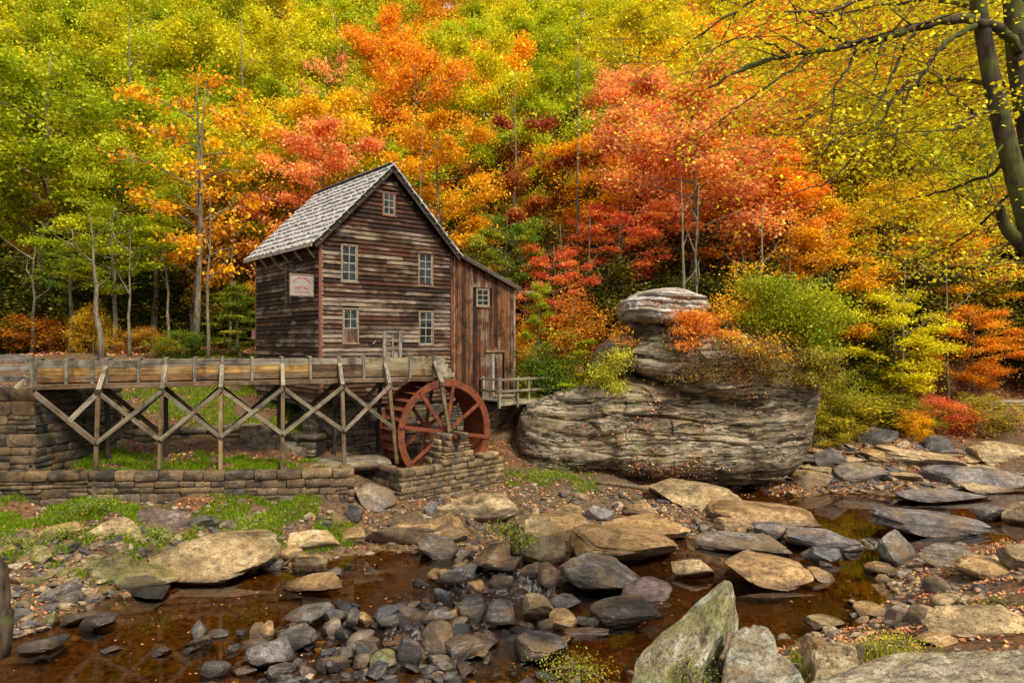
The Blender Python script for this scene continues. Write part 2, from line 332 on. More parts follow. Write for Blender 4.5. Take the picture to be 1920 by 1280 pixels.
wo_ = obj('water', mesh('water', np.stack([WX, WY, WZ], -1).reshape(-1, 3), wq, water_mat(), True)); tag(wo_, kind='structure')

# ------------------------------------------------------------------ scattered small cover (leaves, grass)
def leaf_quads(P, size, flat=.5, aspect=.62, seed=0):
    r = np.random.RandomState(seed); n = len(P)
    nrm = r.normal(size=(n, 3)) * flat; nrm[:, 2] += 1 - flat * .2; nrm /= np.linalg.norm(nrm, axis=1)[:, None]
    a = np.cross(nrm, r.normal(size=(n, 3))); a /= np.linalg.norm(a, axis=1)[:, None]; b = np.cross(nrm, a)
    s = (size * (.6 + .8 * r.rand(n)))[:, None] * .5
    V = np.stack([P - a * s, P + b * s * aspect + nrm * s * .15 - a * s * .1, P + a * s, P - b * s * aspect + nrm * s * .15 - a * s * .1], 1).reshape(-1, 3)
    return V, np.arange(n * 4).reshape(n, 4)
def litter_mat():
    g = N('fallen_leaf'); a = g.n('ShaderNodeAttribute', attribute_name='rnd')
    c = g.ramp(a.outputs['Fac'], [(0., (.30, .10, .05)), (.25, (.50, .20, .09)), (.45, (.34, .05, .035)), (.6, (.62, .33, .14)), (.8, (.55, .28, .06)), (1., (.66, .45, .30))])
    g.bsdf(c, .7, None, .3); return g.m
lit_m = litter_mat()
def scatter(n, x0, x1, y0, y1, keep, seed):
    r = np.random.RandomState(seed); x = r.uniform(x0, x1, n); y = y0 + (y1 - y0) * r.rand(n) ** 1.0
    z = ground(x, y); px = 960 + x / y * F; m = keep(x, y, z, px) > r.rand(n)
    return np.stack([x, y, z], -1)[m]
def clumpy(x, y, s, seed=0): return np.clip(.5 + 1.2 * fbm(np.stack([x * s, y * s, x * 0 + seed], -1), 3), 0, 1)
def keep_l(x, y, z, px):
    k = clumpy(x, y, .8) ** 1.5
    near = (z > -.02) & (px > -40) & (px < 1960)
    return near * k * np.where(z < .03, .25, .9) * np.where(x > 5, 1.6, 1)
LP = np.concatenate([scatter(150000, -19, 22, 7.5, 38, keep_l, 1), scatter(30000, 6, 20, 26, 36, keep_l, 101)])
HL = scatter(60000, -26, 32, 33, 46, lambda x, y, z, px: (px > -60) * (px < 1980) * clumpy(x, y, .5, 3) ** .6, 102); HL[:, 2] += .03
fl = scatter(1500, -12, 9, 9, 26, lambda x, y, z, px: ((z < -.03) & (z > -.5)) * clumpy(x, y, .9, 5) ** 3, 9); fl[:, 2] = 0
LP[:, 2] += .02; fl[:, 2] = .006
def litter(name, P, size, seed, flat=.45):
    V, Q = leaf_quads(P, size, flat, .7, seed); r = np.random.RandomState(seed + 1).rand(len(P))
    o = obj(name, mesh(name, V, Q, lit_m, False, {'rnd': r})); tag(o, kind='stuff'); return o
tag(litter('fallen_leaves', LP, .085, 3), 'red and tan fallen leaves strewn over the creek banks', 'leaves')
tag(litter('hillside_leaves', HL, .16, 5, .6), 'orange leaf litter covering the wooded slope', 'leaves')
tag(litter('floating_leaves', fl, .06, 4, .03), 'pale leaves floating on the brown pool', 'leaves')
def grass_mat(name, c1, c2):
    g = N(name); a = g.n('ShaderNodeAttribute', attribute_name='rnd'); c = g.mix(a.outputs['Fac'], rgb(*c1), rgb(*c2))
    d = g.n('ShaderNodeBsdfDiffuse', {0: c}); t = g.n('ShaderNodeBsdfTranslucent', {0: c}); m = g.n('ShaderNodeMixShader', {0: .4, 1: d.outputs[0], 2: t.outputs[0]})
    g.t.links.new(m.outputs[0], g.out.inputs[0]); return g.m
def blades(name, P, h, mat, seed, lean=.5, wd=.25):
    r = np.random.RandomState(seed); n = len(P); hh = h * (.5 + r.rand(n)); an = r.rand(n) * 6.283; w = (hh * wd * .3 + .006)[:, None]
    dx = np.stack([np.cos(an), np.sin(an), an * 0], -1); le = r.normal(size=(n, 3)) * lean * hh[:, None]; le[:, 2] = hh
    V = np.stack([P - dx * w, P + dx * w, P + le * .6 + dx * w * .6, P + le], 1).reshape(-1, 3)
    return obj(name, mesh(name, V, np.arange(4 * n).reshape(n, 4), mat, False, {'rnd': r.rand(n)}))
gm = grass_mat('short_grass', (.07, .17, .008), (.30, .40, .02))
gm2 = grass_mat('tall_grass', (.10, .15, .02), (.42, .38, .05))
def zone(n, x0, x1, y0, y1, s, thr, seed):
    def k(x, y, z, px): return (clumpy(x, y, s, seed) > thr) * 1.0 * (z > .12)
    return scatter(n, x0, x1, y0, y1, k, seed)
GP = [zone(46000, -17, -5.8, 20.6, 23.1, .9, .28, 21), zone(60000, -16, -6.5, 25.5, 36, .6, .22, 22), zone(60000, -17, -4.5, 16.6, 20.6, .9, .42, 23),
      zone(3500, -.3, 3.2, 25.2, 27.3, 1.4, .42, 24), zone(2500, -14, -4, 15.0, 19, 1.2, .72, 25)]
g0 = blades('grass', np.concatenate(GP), .10, gm, 31); tag(g0, 'short green grass growing under the flume and along the left bank', 'grass', kind='stuff')
GP2 = [zone(1500, 4.2, 6.2, 9.3, 11.5, 1.6, .4, 26), zone(5000, 12, 19, 31.5, 38, .5, .35, 28), zone(600, 1.2, 2.0, 10.6, 11.2, 2, .2, 29)]
g2 = blades('tall_grass', np.concatenate(GP2), .2, gm2, 32, .6, .12); tag(g2, 'yellow green tall grass on the right bank', 'grass', kind='stuff')
# ------------------------------------------------------------------ rocks
def icosphere(sub):
    t = (1 + 5 ** .5) / 2
    V = [(-1, t, 0), (1, t, 0), (-1, -t, 0), (1, -t, 0), (0, -1, t), (0, 1, t), (0, -1, -t), (0, 1, -t), (t, 0, -1), (t, 0, 1), (-t, 0, -1), (-t, 0, 1)]
    Fs = [(0,11,5),(0,5,1),(0,1,7),(0,7,10),(0,10,11),(1,5,9),(5,11,4),(11,10,2),(10,7,6),(7,1,8),(3,9,4),(3,4,2),(3,2,6),(3,6,8),(3,8,9),(4,9,5),(2,4,11),(6,2,10),(8,6,7),(9,8,1)]
    V = [np.array(v) / np.linalg.norm(v) for v in V]
    for _ in range(sub):
        mid = {}; nf = []
        def m(a, b):
            k = (min(a, b), max(a, b))
            if k not in mid: v = V[a] + V[b]; V.append(v / np.linalg.norm(v)); mid[k] = len(V) - 1
            return mid[k]
        for a, b, c in Fs: ab, bc, ca = m(a, b), m(b, c), m(c, a); nf += [(a, ab, ca), (b, bc, ab), (c, ca, bc), (ab, bc, ca)]
        Fs = nf
    return np.array(V), np.array(Fs)
ICO = {k: icosphere(k) for k in (1, 2, 3, 4)}
def rock_verts(seed, sub, style):
    r = np.random.RandomState(seed); V, Fs = ICO[sub]; P = V.copy()
    if style == 'block': P = np.sign(P) * np.abs(P) ** .42
    if style == 'slab': P = np.sign(P) * np.abs(P) ** .62
    if style == 'round': P = np.sign(P) * np.abs(P) ** .8
    k = {'block': 12, 'slab': 14, 'round': 9, 'angular': 18}[style]
    for _ in range(k):
        n = r.normal(size=3); n[2] *= {'slab': .5, 'round': .9}.get(style, 1); n /= np.linalg.norm(n)
        d = r.uniform(.5 if style in ('block', 'angular') else .58, .9) * (P @ n).max(); s = P @ n; over = s > d
        P[over] -= np.outer((s - d)[over] * .93, n)
    amp = .036
    q = fbm(P * 1.5 + seed, 3) * amp * 1.6 + fbm(P * 5 + seed, 2) * amp * .55
    led = np.abs(perlin(np.stack([P[:, 0] * .5, P[:, 1] * .5, P[:, 2] * 4.5], -1) + seed)) * amp * 1.5
    P = P * (1 + q - led)[:, None]
    P -= (P.max(0) + P.min(0)) / 2; P /= (P.max(0) - P.min(0)); return P, Fs     # unit box, centred
STY = ['block', 'slab', 'round', 'angular']
ROCK = {}
def rock_mesh(style, k, sub, mat):
    key = (style, k, sub, mat.name)
    if key not in ROCK:
        P, Fs = rock_verts(k * 13 + STY.index(style) * 101 + 5, sub, style); ROCK[key] = mesh('rock_shape', P, Fs, mat, True); ROCK[key].set_sharp_from_angle(angle=R(24))
    return ROCK[key]
TAN = (.37, .225, .09); PALE = (.42, .30, .15); GREY = (.155, .135, .115); LAV = (.175, .155, .155); BLUE = (.062, .062, .075); BRN = (.15, .09, .05); PUR = (.15, .10, .085); MOSS = (.19, .17, .045); GRN = (.15, .17, .08); DARK = (.05, .045, .045)
ROCKPTS = []
def place_rock(x0, y0, x1, y1, col, style, k, label, mat=None, tilt=0.0, yaw=None, depth=None, name='rock', group=None, sub=4, thick=1.0):
    X, Y, Z = hit((x0 + x1) / 2, y1); w = (x1 - x0) / F * Y
    d = depth if depth else w * .62
    d = min(d, (y1 - y0) * .8 / F * Y * Y / max(H - Z, 1.5)); d = max(d, w * .25)
    Yc = Y + d * .42; w = (x1 - x0) / F * Yc
    ztop = H - (y0 - 640) / F * (Yc + d * .18); h = max(ztop - Z, w * (.055 if style == 'slab' else .14)) ; below = .18 * h + .05
    ht = (h + below) * thick
    r = random.Random(x0 * 7 + y0); yaw = r.uniform(-.35, .35) if yaw is None else yaw
    cx = ((x0 + x1) / 2 - 960) / F * Yc
    M = Matrix.Translation((cx, Yc, Z - below + ht / 2)) @ Matrix.Rotation(tilt, 4, 'Y') @ Matrix.Rotation(yaw, 4, 'Z') @ Matrix.Diagonal((w * 1.03, d * 1.1, ht, 1))
    kk = r.uniform(.82, 1.12); c = tuple(v * kk for v in col)
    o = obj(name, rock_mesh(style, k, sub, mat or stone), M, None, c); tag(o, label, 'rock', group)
    ROCKPTS.append((o, M, style, k, sub, (mat or stone).name)); return o
A = R(1)
RK = [
 (258,950,364,996,PUR,'angular',1,'purple brown angular boulder in the grass below the left retaining wall',0,0),
 (174,968,262,1018,PALE,'angular',2,'pale boulder with a dark undercut left of the purple brown one',0,0),
 (350,964,416,998,GREY,'angular',3,'spotted grey wedge right beside the purple brown boulder',0,-8),
 (411,970,452,996,PUR,'block',1,'small purplish block touching the spotted wedge',0,0),
 (70,980,154,1012,TAN,'slab',1,'tan weathered rock in the grass above the mossy ones',0,-6),
 (28,988,74,1020,TAN,'block',2,'squarish tan rock half sunk in grass at the left edge',0,0),
 (40,1020,102,1058,MOSS,'angular',4,'pointed olive rock with a flat face near the left edge',0,10),
 (190,1014,236,1042,PALE,'block',3,'little pale topped rock under the dark undercut boulder',0,-10),
 (298,994,530,1088,PALE,'slab',2,'broad pale cracked ledge overhanging the left pool',0,0),
 (228,1048,344,1106,MOSS,'block',1,'half grey half yellow mossy boulder at the pool edge',0,0),
 (245,1096,330,1124,DARK,'slab',3,'dark wet block under the yellow mossy boulder',1,0),
 (168,1040,246,1094,MOSS,'block',4,'long mossy block tilted towards the pool',0,-22),
 (145,1042,197,1072,MOSS,'block',5,'shorter mossy block behind the long tilted one',0,-18),
 (16,1074,96,1114,MOSS,'slab',4,'flat dark mossy rock low on the left bank',0,-8),
 (74,1096,142,1131,GREY,'block',6,'narrow grey rock leaning up right of the flat mossy one',0,-30),
 (108,1106,158,1142,GREY,'block',7,'rounded grey block next to the flat leaf covered slab',0,-22),
 (72,1128,116,1152,GREY,'round',2,'smooth grey loaf shaped stone at the left shore',0,0),
 (155,1095,222,1120,TAN,'slab',5,'flat tan slab sprinkled with leaves on the left shore',0,0),
 (118,1148,178,1171,GREY,'slab',6,'thin grey slab lying at the waterline on the left',0,-6),
 (158,1143,217,1180,DARK,'block',8,'dark brick shaped rock standing in the left pool',1,-12),
 (40,1190,122,1227,DARK,'round',3,'dark rounded rock alone in the bottom left water',1,-6),
 (260,1020,301,1041,BRN,'round',4,'upper brown stone of a stacked pair beside the pale ledge',0,0),
 (247,1036,303,1056,TAN,'slab',7,'lower flat stone of the stacked pair beside the pale ledge',0,0),
 (14,1138,62,1168,GREY,'round',5,'dull grey stone at the left shore near the tree foot',0,0),
 (543,988,642,1036,PALE,'angular',5,'wedge shaped pale rock at the right end of the pale ledge',0,6),
 (523,1022,572,1053,TAN,'round',6,'tan rock between the pale ledge and the wedge',0,-6),
 (546,1031,619,1069,TAN,'block',9,'boxy tan boulder with a wet grey base in the left pool',0,-6),
 (488,1045,531,1068,GREY,'round',7,'small oval grey stone under the lip of the pale ledge',0,0),
 (615,984,689,1016,TAN,'slab',8,'low tan rock behind the boxy pool boulder',0,0),
 (686,970,828,1027,TAN,'block',10,'big tan boulder lying below the wheel pit wall',0,0),
 (804,964,877,1021,TAN,'angular',6,'steep pointed tan boulder right of the big tan one',0,-14),
 (779,1003,857,1049,GREY,'block',11,'slanted grey faced rock below the pointed tan boulder',0,10),
 (641,945,684,982,DARK,'angular',7,'dark spotted rock in the rubble below the wall end',0,0),
 (621,958,648,989,MOSS,'angular',8,'small yellowish upright rock left of the dark spotted one',0,0),
 (663,908,742,958,GREY,'slab',9,'smooth grey slab leaning against the wheel pit wall',0,14),
 (792,938,820,966,LAV,'block',12,'little lavender block behind the pointed tan boulder',0,0),
 (813,923,970,978,PALE,'round',8,'long smooth whale backed boulder at the foot of the wheel pit wall',0,-5),
 (562,960,598,986,PALE,'angular',9,'pale grey stone on the grass edge left of the rubble',0,0),
 (599,974,626,993,GREY,'angular',10,'flat grey chip at the edge of the grass below the wall',0,8),
 (535,1076,650,1113,TAN,'slab',10,'pale flat slab barely out of the brown pool',0,-3),
 (610,1064,643,1081,GREY,'round',9,'grey pebble like rock behind the flat pool slab',0,0),
 (539,1137,617,1174,GREY,'block',13,'grey wedge with a lit top edge at the near shore of the pool',0,-14),
 (649,1136,676,1176,GREY,'angular',11,'small standing grey tooth shaped rock at the pool shore',0,4),
 (707,1147,762,1179,GREY,'round',10,'oval grey rock right of the tooth shaped one',0,-6),
 (522,1172,599,1220,GREY,'block',14,'large tan edged grey boulder among the leaves',0,-12),
 (464,1197,547,1257,LAV,'round',11,'big round lavender grey boulder near the bottom',0,0),
 (504,1240,554,1273,LAV,'slab',11,'smooth flat oval stone under the round lavender boulder',0,6),
 (669,1188,707,1245,BLUE,'block',15,'upright dark slate leaning right among the wet stones',1,-28),
 (624,1208,672,1247,GREY,'angular',12,'grey angular stone left of the upright slate',1,0),
 (743,1188,791,1252,BLUE,'block',16,'dark blocky slate with a square face right of the green one',1,4),
 (793,1162,852,1237,BLUE,'angular',13,'tall dark slate slab in the middle of the riffle',1,-12),
 (826,1188,908,1242,DARK,'round',12,'big rounded black boulder at the lower edge of the riffle',1,0),
 (696,1216,746,1264,GRN,'slab',12,'pale green lichen covered stone in the riffle',1,10),
 (812,1062,872,1100,LAV,'block',17,'lavender grey boulder at the head of the riffle',0,-10),
 (858,1112,908,1168,BLUE,'block',18,'dark block below the small cascade',1,0),
 (886,1019,985,1074,BRN,'block',19,'brown topped boulder with a dark wet foot above the cascade',0,0),
 (976,969,1060,1056,PALE,'round',13,'big egg shaped tan boulder beside the rotten stump',0,6),
 (1070,988,1264,1060,TAN,'slab',13,'large layered tan boulder in mid creek',0,4),
 (994,962,1106,995,TAN,'slab',14,'flat tan rock behind the egg shaped boulder',0,0),
 (1118,965,1272,1012,TAN,'slab',15,'stepped tan shelf behind the large layered boulder',0,0),
 (1039,944,1092,967,TAN,'round',14,'small tan hump in the leaf strewn gravel',0,0),
 (1094,948,1150,976,LAV,'angular',14,'blue grey angular rock between the tan hump and long pale rock',0,8),
 (1216,902,1383,955,PALE,'slab',16,'long pale pitted rock resting under the overhanging cliff',0,6),
 (1051,1042,1202,1110,GREY,'slab',17,'grey layered rock with hollows, in front of the egg shaped boulder',0,12),
 (1010,1054,1055,1104,BRN,'angular',15,'brown wedge standing between grey layered rock and round stone',0,10),
 (974,1056,1013,1086,BRN,'round',15,'round brown stone left of the brown wedge',0,0),
 (1160,1082,1257,1132,PUR,'angular',16,'dark purple rock slanting out of the deep water',1,-14),
 (1103,1120,1230,1168,DARK,'round',16,'long dark humped rock below the slanting purple one',1,0),
 (978,1111,1042,1167,BRN,'angular',17,'brown triangular rock right of the cascade',0,16),
 (1029,1138,1080,1182,TAN,'angular',18,'tan rock with red leaves leaning on the brown triangle',0,20),
 (1079,1152,1122,1176,GREY,'round',17,'little round grey stone before the long dark hump',1,0),
 (1058,1174,1140,1198,GREY,'slab',18,'thin flat grey rock with pale stripe in shallow water',0,0),
 (1029,1113,1088,1144,LAV,'slab',19,'flat lavender stone shining in the shallow water',1,0),
 (1260,1044,1340,1085,PALE,'angular',19,'pale peaked slab standing alone in the pool',0,4),
 (968,1188,1062,1243,BLUE,'slab',20,'broad dark wet slate near the bottom of the riffle',1,4),
 (912,1122,967,1178,BLUE,'angular',20,'pointed slate below the cascade beside the brown triangle',1,0),
 (1168,938,1236,972,TAN,'round',18,'tan topped rock left of the long pale rock',0,6),
 (1333,943,1525,990,TAN,'slab',21,'wide flat tan rock below the cliff overhang',0,2),
 (1338,970,1402,1005,TAN,'round',19,'brown loaf rock under the edge of the wide flat one',0,10),
 (1413,977,1474,1010,LAV,'block',20,'lavender block beside the brown loaf rock',0,-4),
 (1308,996,1474,1037,GREY,'slab',22,'low cracked grey shelf in the middle of the creek',0,4),
 (1473,992,1610,1030,LAV,'round',20,'long smooth log shaped lavender rock at the pool outlet',0,3),
 (1506,1022,1574,1057,BLUE,'angular',21,'wet grey rock before the log shaped one',1,4),
 (1363,1041,1514,1102,TAN,'slab',23,'large isolated rock with a dark domed top in the pool',0,4),
 (1518,1065,1569,1091,TAN,'angular',22,'small pointed rock right of the domed rock',0,12),
 (1638,992,1732,1057,GREY,'angular',23,'pyramid shaped rock at the little cascade on the right',0,4),
 (1718,1016,1830,1067,GREY,'round',21,'broad brown grey boulder right of the pyramid rock',0,4),
 (1622,1053,1682,1080,TAN,'slab',24,'low tan stone under the right cascade',0,6),
 (1641,953,1840,1009,LAV,'slab',25,'long flat lavender shelf lying in the upper pool',0,7),
 (1668,916,1847,942,LAV,'slab',26,'thin lavender ledge at the far side of the upper pool',0,3),
 (1828,944,1890,977,GREY,'angular',24,'grey peaked rock by the right end of the upper pool',0,0),
 (1883,938,1950,984,PALE,'round',22,'rounded pale rock cut by the right border',0,0),
 (1513,1154,1583,1183,PALE,'slab',27,'pale crescent shaped stone in the shaded shallows',0,4),
 (1603,1126,1662,1163,TAN,'angular',25,'tan twisted rock at the right shore',0,12),
 (1667,1136,1711,1170,GREY,'block',21,'tan grey block right of the twisted one',0,10),
 (1703,1129,1745,1168,GREY,'block',22,'square grey rock left of the big pale slab',0,0),
 (1755,1114,1806,1142,PALE,'slab',28,'pale flat stone above the big pale slab',0,-12),
 (1730,1079,1775,1112,BRN,'round',23,'brown loaf stone in the red leaves on the right bank',0,8),
 (1738,1132,1925,1196,PALE,'slab',29,'big pale slab with a shaded front edge on the right bank',0,0),
 (1878,1010,1960,1068,PALE,'round',24,'pale green tinged boulder at the right border',0,-6),
 (1722,1184,1826,1212,TAN,'slab',30,'flat tan stone between the big pale slab and bedrock',0,0),
 (1795,1042,1900,1085,TAN,'slab',31,'buff slab half buried in leaves above the brown loaf stone',0,4),
 (1508,1196,1600,1262,TAN,'block',23,'tan weathered block left of the yellow moss',0,0),
 (1590,1200,1612,1262,BRN,'block',24,'narrow upright stone between weathered block and moss',0,8),
 (1480,880,1560,914,TAN,'slab',32,'low layered ledge at the right foot of the cliff',0,8),
 (1528,838,1590,884,GREY,'angular',26,'dark angular block behind the right end of the cliff',0,10),
 (1560,868,1660,906,GREY,'slab',33,'smooth grey bedrock hump with red leaves beside it',0,4),
 (1640,846,1800,882,PALE,'slab',34,'long pale tilted bedrock layer on the far right bank',0,6),
 (1720,868,1925,916,LAV,'slab',35,'wide grey bedrock apron sloping into the upper pool',0,2),
 (1724,815,1800,852,DARK,'angular',27,'dark broken rock in the leaves under the red bush',0,8),
 (1800,826,1930,868,PALE,'slab',36,'pale striped bedrock at the far right below the wall',0,6),
 (1610,800,1680,836,DARK,'angular',28,'shadowed rock under the right bank bushes',0,8),
 (1610,842,1700,866,TAN,'slab',37,'thin tan layer above the bedrock hump',0,6),
]
for x0, y0, x1, y1, c, st, k, lab, wet, ti in RK:
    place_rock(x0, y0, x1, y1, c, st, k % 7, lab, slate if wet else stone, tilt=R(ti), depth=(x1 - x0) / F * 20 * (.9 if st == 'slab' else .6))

# small loose stones, every one an object; alike within a zone
ZN = [('small grey stone among the wet slates of the riffle', 'small stones in the riffle', [(430, 1215, 160, 50), (650, 1200, 170, 60), (880, 1150, 110, 60), (950, 1215, 110, 45), (760, 1165, 120, 35), (760, 1240, 170, 40)], 110, [GREY, BLUE, BLUE, BRN, TAN], 16, 50),
      ('small tan and brown stone on the left bank shore', 'small stones on the left shore', [(110, 1120, 90, 60), (210, 1070, 90, 50), (80, 1050, 70, 50)], 55, [TAN, GREY, BRN, MOSS], 16, 38),
      ('small stone wedged between the big mid creek boulders', 'small stones between the mid creek boulders', [(760, 985, 160, 35), (1000, 1000, 160, 50), (1280, 985, 200, 38), (900, 1060, 90, 50), (1450, 1020, 120, 30)], 85, [TAN, GREY, LAV, BRN], 16, 40),
      ('small brown stone in red leaves on the right bank', 'small stones on the right bank', [(1720, 1090, 110, 45), (1830, 1090, 90, 55), (1660, 1150, 80, 40), (1560, 1215, 70, 30), (1700, 870, 200, 40)], 48, [TAN, BRN, GREY, PALE], 14, 34)]
rr = random.Random(11)
for lab, grp, cs, n, cols, a, b in ZN:
    for i in range(n):
        cx, cy, sx, sy = rr.choice(cs); px = cx + rr.gauss(0, .5) * sx; py = min(cy + rr.gauss(0, .5) * sy, 1274); w = rr.uniform(a, b) * (.6 + (py - 900) / 500)
        col = rr.choice(cols)
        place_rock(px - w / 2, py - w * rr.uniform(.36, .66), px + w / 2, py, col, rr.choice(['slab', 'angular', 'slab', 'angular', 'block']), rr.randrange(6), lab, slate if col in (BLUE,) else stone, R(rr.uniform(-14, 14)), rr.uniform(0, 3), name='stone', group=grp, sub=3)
for i in range(30):       # plates of bedrock stepping down the far right bank
    px = rr.uniform(1500, 1920); py = rr.uniform(835, 925); w = rr.uniform(60, 150)
    place_rock(px - w / 2, py - w * rr.uniform(.12, .22), px + w / 2, py, rr.choice([PALE, TAN, GREY, LAV]), 'slab', rr.randrange(7), 'flat tilted plate of bedrock on the far right bank', stone, R(rr.uniform(0, 9)), rr.uniform(-.4, .4), name='bedrock_plate', group='bedrock plates on the far right bank', sub=3, depth=w / F * 30 * .7)
# broken rubble past counting: one mesh
RB = [rock_verts(900 + k, 2, s) for k, s in enumerate(('angular', 'block', 'slab', 'angular', 'block', 'slab'))]
rubP = np.concatenate([scatter(7000, -14, 10, 9.5, 25, lambda x, y, z, px: (z > -.16) * (z < 1.0) * clumpy(x, y, .9, 12) ** 1.5 * (px > -30) * (px < 1950) * .42, 62),
                       scatter(2600, -4.5, 2.2, 12, 19, lambda x, y, z, px: (z > -.2) * (z < .3) * .5, 63), scatter(1800, 6, 19, 25, 33, lambda x, y, z, px: (z > .02) * (z < 2.) * .6 * (px < 1960), 66), scatter(1600, -13, -6, 14, 19, lambda x, y, z, px: (z > -.05) * (z < 1.0) * .6, 64)])
r7 = np.random.RandomState(17); RV = []; RF = []; RA = []; base_ = 0
for i, p in enumerate(rubP):
    P_, F_ = RB[i % 6]; s_z = .07 + .17 * r7.rand() ** 1.8; sc_ = np.array([1.3, .9, .55]) * s_z * (.75 + .5 * r7.rand(3)) * 1.3; a_ = r7.rand() * 6.28; ca_, sa_ = math.cos(a_), math.sin(a_); q_ = P_ * sc_; q_ = q_ * (1.5 if p[1] > 24 else 1); t_ = r7.normal() * .25
    q_ = np.stack([q_[:, 0] * ca_ - q_[:, 1] * sa_, q_[:, 0] * sa_ + q_[:, 1] * ca_, q_[:, 2] + q_[:, 0] * t_], -1); RV.append(q_ + p + np.array([0, 0, sc_[2] * .18])); RF.append(F_ + base_); base_ += len(P_); dk_ = 1 if (-4.5 < p[0] < 1.2 and p[1] < 17.5) else 0; RA.append(np.full(len(F_), r7.rand() * (.45 if dk_ else 1)))
def rubble_mat():
    g = N('broken_rubble'); a = g.n('ShaderNodeAttribute', attribute_name='rnd'); geo = g.n('ShaderNodeNewGeometry')
    c = g.ramp(a.outputs['Fac'], [(0., (.045, .045, .052)), (.3, (.11, .10, .095)), (.5, (.17, .11, .06)), (.75, (.28, .19, .10)), (1., (.34, .27, .17))])
    n = g.noise(geo.outputs['Position'], 9, 5, .7); c = g.mix(1, c, g.ramp(n, [(.36, .35), (.62, 1.4)]), 'MULTIPLY')
    z = g.n('ShaderNodeSeparateXYZ', {0: geo.outputs['Position']}).outputs[2]; wf = g.math('SUBTRACT', 1., g.math('MULTIPLY', z, 10.), 0, True); c = g.mix(wf, c, g.mix(1, c, rgb(.38, .34, .32), 'MULTIPLY'))
    g.bsdf(c, g.math('SUBTRACT', .75, g.math('MULTIPLY', wf, .45)), g.bump(n, .8, .03), .4); return g.m
rme = mesh('rubble', np.concatenate(RV), np.concatenate(RF), rubble_mat(), True, {'rnd': np.concatenate(RA)}); rme.set_sharp_from_angle(angle=R(28))
tag(obj('rubble', rme), 'broken stones packed between the creek boulders', 'rubble', kind='stuff')
# little falls where the creek drops between stones
def white_mat():
    g = N('broken_white_water'); geo = g.n('ShaderNodeNewGeometry'); n = g.noise(g.scl(geo.outputs['Position'], (5, 1.2, 5)), 1.3, 5, .6, 1.2)
    a = g.n('ShaderNodeBsdfPrincipled', {'Base Color': rgb(.5, .52, .54), 'Roughness': .3}); t = g.n('ShaderNodeBsdfTransparent', {0: rgb(.75, .62, .45)})
    gl = g.n('ShaderNodeBsdfGlossy', {0: rgb(.8, .86, 1), 'Roughness': .08, 'Normal': g.bump(n, .9, .05)}); m1 = g.n('ShaderNodeMixShader', {0: .28, 1: t.outputs[0], 2: gl.outputs[0]})
    m2 = g.n('ShaderNodeMixShader', {0: g.ramp(n, [(.52, 0.), (.70, .55)]), 1: m1.outputs[0], 2: a.outputs[0]}); g.t.links.new(m2.outputs[0], g.out.inputs[0]); return g.m
wm_ = white_mat()
for px, py, sx, sy, hz, lab in ((1650, 1024, .75, .7, .10, 'small white fall between the pyramid rock and the log shaped rock'), (940, 1100, 1.3, 1.1, .09, 'glinting riffle water sliding over dark slate'), (1000, 1120, .6, .5, .06, 'thin run of white water beside the brown triangular rock'), (800, 1190, .9, .7, .05, 'glinting shallow water around the tall dark slate')):
    X, Y, Z = hit(px, py); u = np.linspace(-1, 1, 40); U, V_ = np.meshgrid(u, u); rr_ = np.sqrt(U ** 2 + V_ ** 2); q = np.stack([X + U * sx, Y + V_ * sy, hz * (.55 + .45 * np.tanh(V_ * 2)) * np.clip(1.2 - rr_, -.3, 1) - .01], -1)
    q[..., 2] += fbm(q * np.array([5, 3, 1]), 3) * .022; iw = np.arange(1600).reshape(40, 40); o = obj('rapids', mesh('rapids', q.reshape(-1, 3), np.stack([iw[:-1, :-1], iw[:-1, 1:], iw[1:, 1:], iw[1:, :-1]], -1).reshape(-1, 4), wm_, True)); tag(o, lab, 'water', kind='stuff')
# gravel too small to count: one mesh
gv, gf = ICO[1]; GPts = scatter(16000, -15, 14, 8.5, 27, lambda x, y, z, px: (z > -.22) * (z < 1.3) * clumpy(x, y, 1.1, 8) ** 1.2 * (px > -30) * (px < 1950), 61)
r6 = np.random.RandomState(6); n = len(GPts); sc = (.02 + .075 * r6.rand(n) ** 2.2)[:, None] * np.array([[1.3, 1., .55]]) * (.7 + .6 * r6.rand(n, 3))
jit = (1 + .25 * r6.normal(size=(n, len(gv), 1)).clip(-1, 1)) * gv[None]
GV = (jit * sc[:, None, :] + GPts[:, None, :]).reshape(-1, 3); GF = (gf[None] + (np.arange(n) * len(gv))[:, None, None]).reshape(-1, 3)
def gravel_mat():
    g = N('creek_gravel'); a = g.n('ShaderNodeAttribute', attribute_name='rnd'); geo = g.n('ShaderNodeNewGeometry')
    c = g.ramp(a.outputs['Fac'], [(0., (.05, .045, .045)), (.4, (.16, .12, .09)), (.7, (.28, .19, .11)), (1., (.38, .30, .22))])
    g.bsdf(c, .6, g.bump(g.noise(geo.outputs['Position'], 40), .5, .01), .4); return g.m
gr = obj('gravel', mesh('gravel', GV, GF, gravel_mat(), False, {'rnd': np.repeat(r6.rand(n), len(gf))})); tag(gr, 'pebbles and gravel between the creek rocks', 'gravel', kind='stuff')

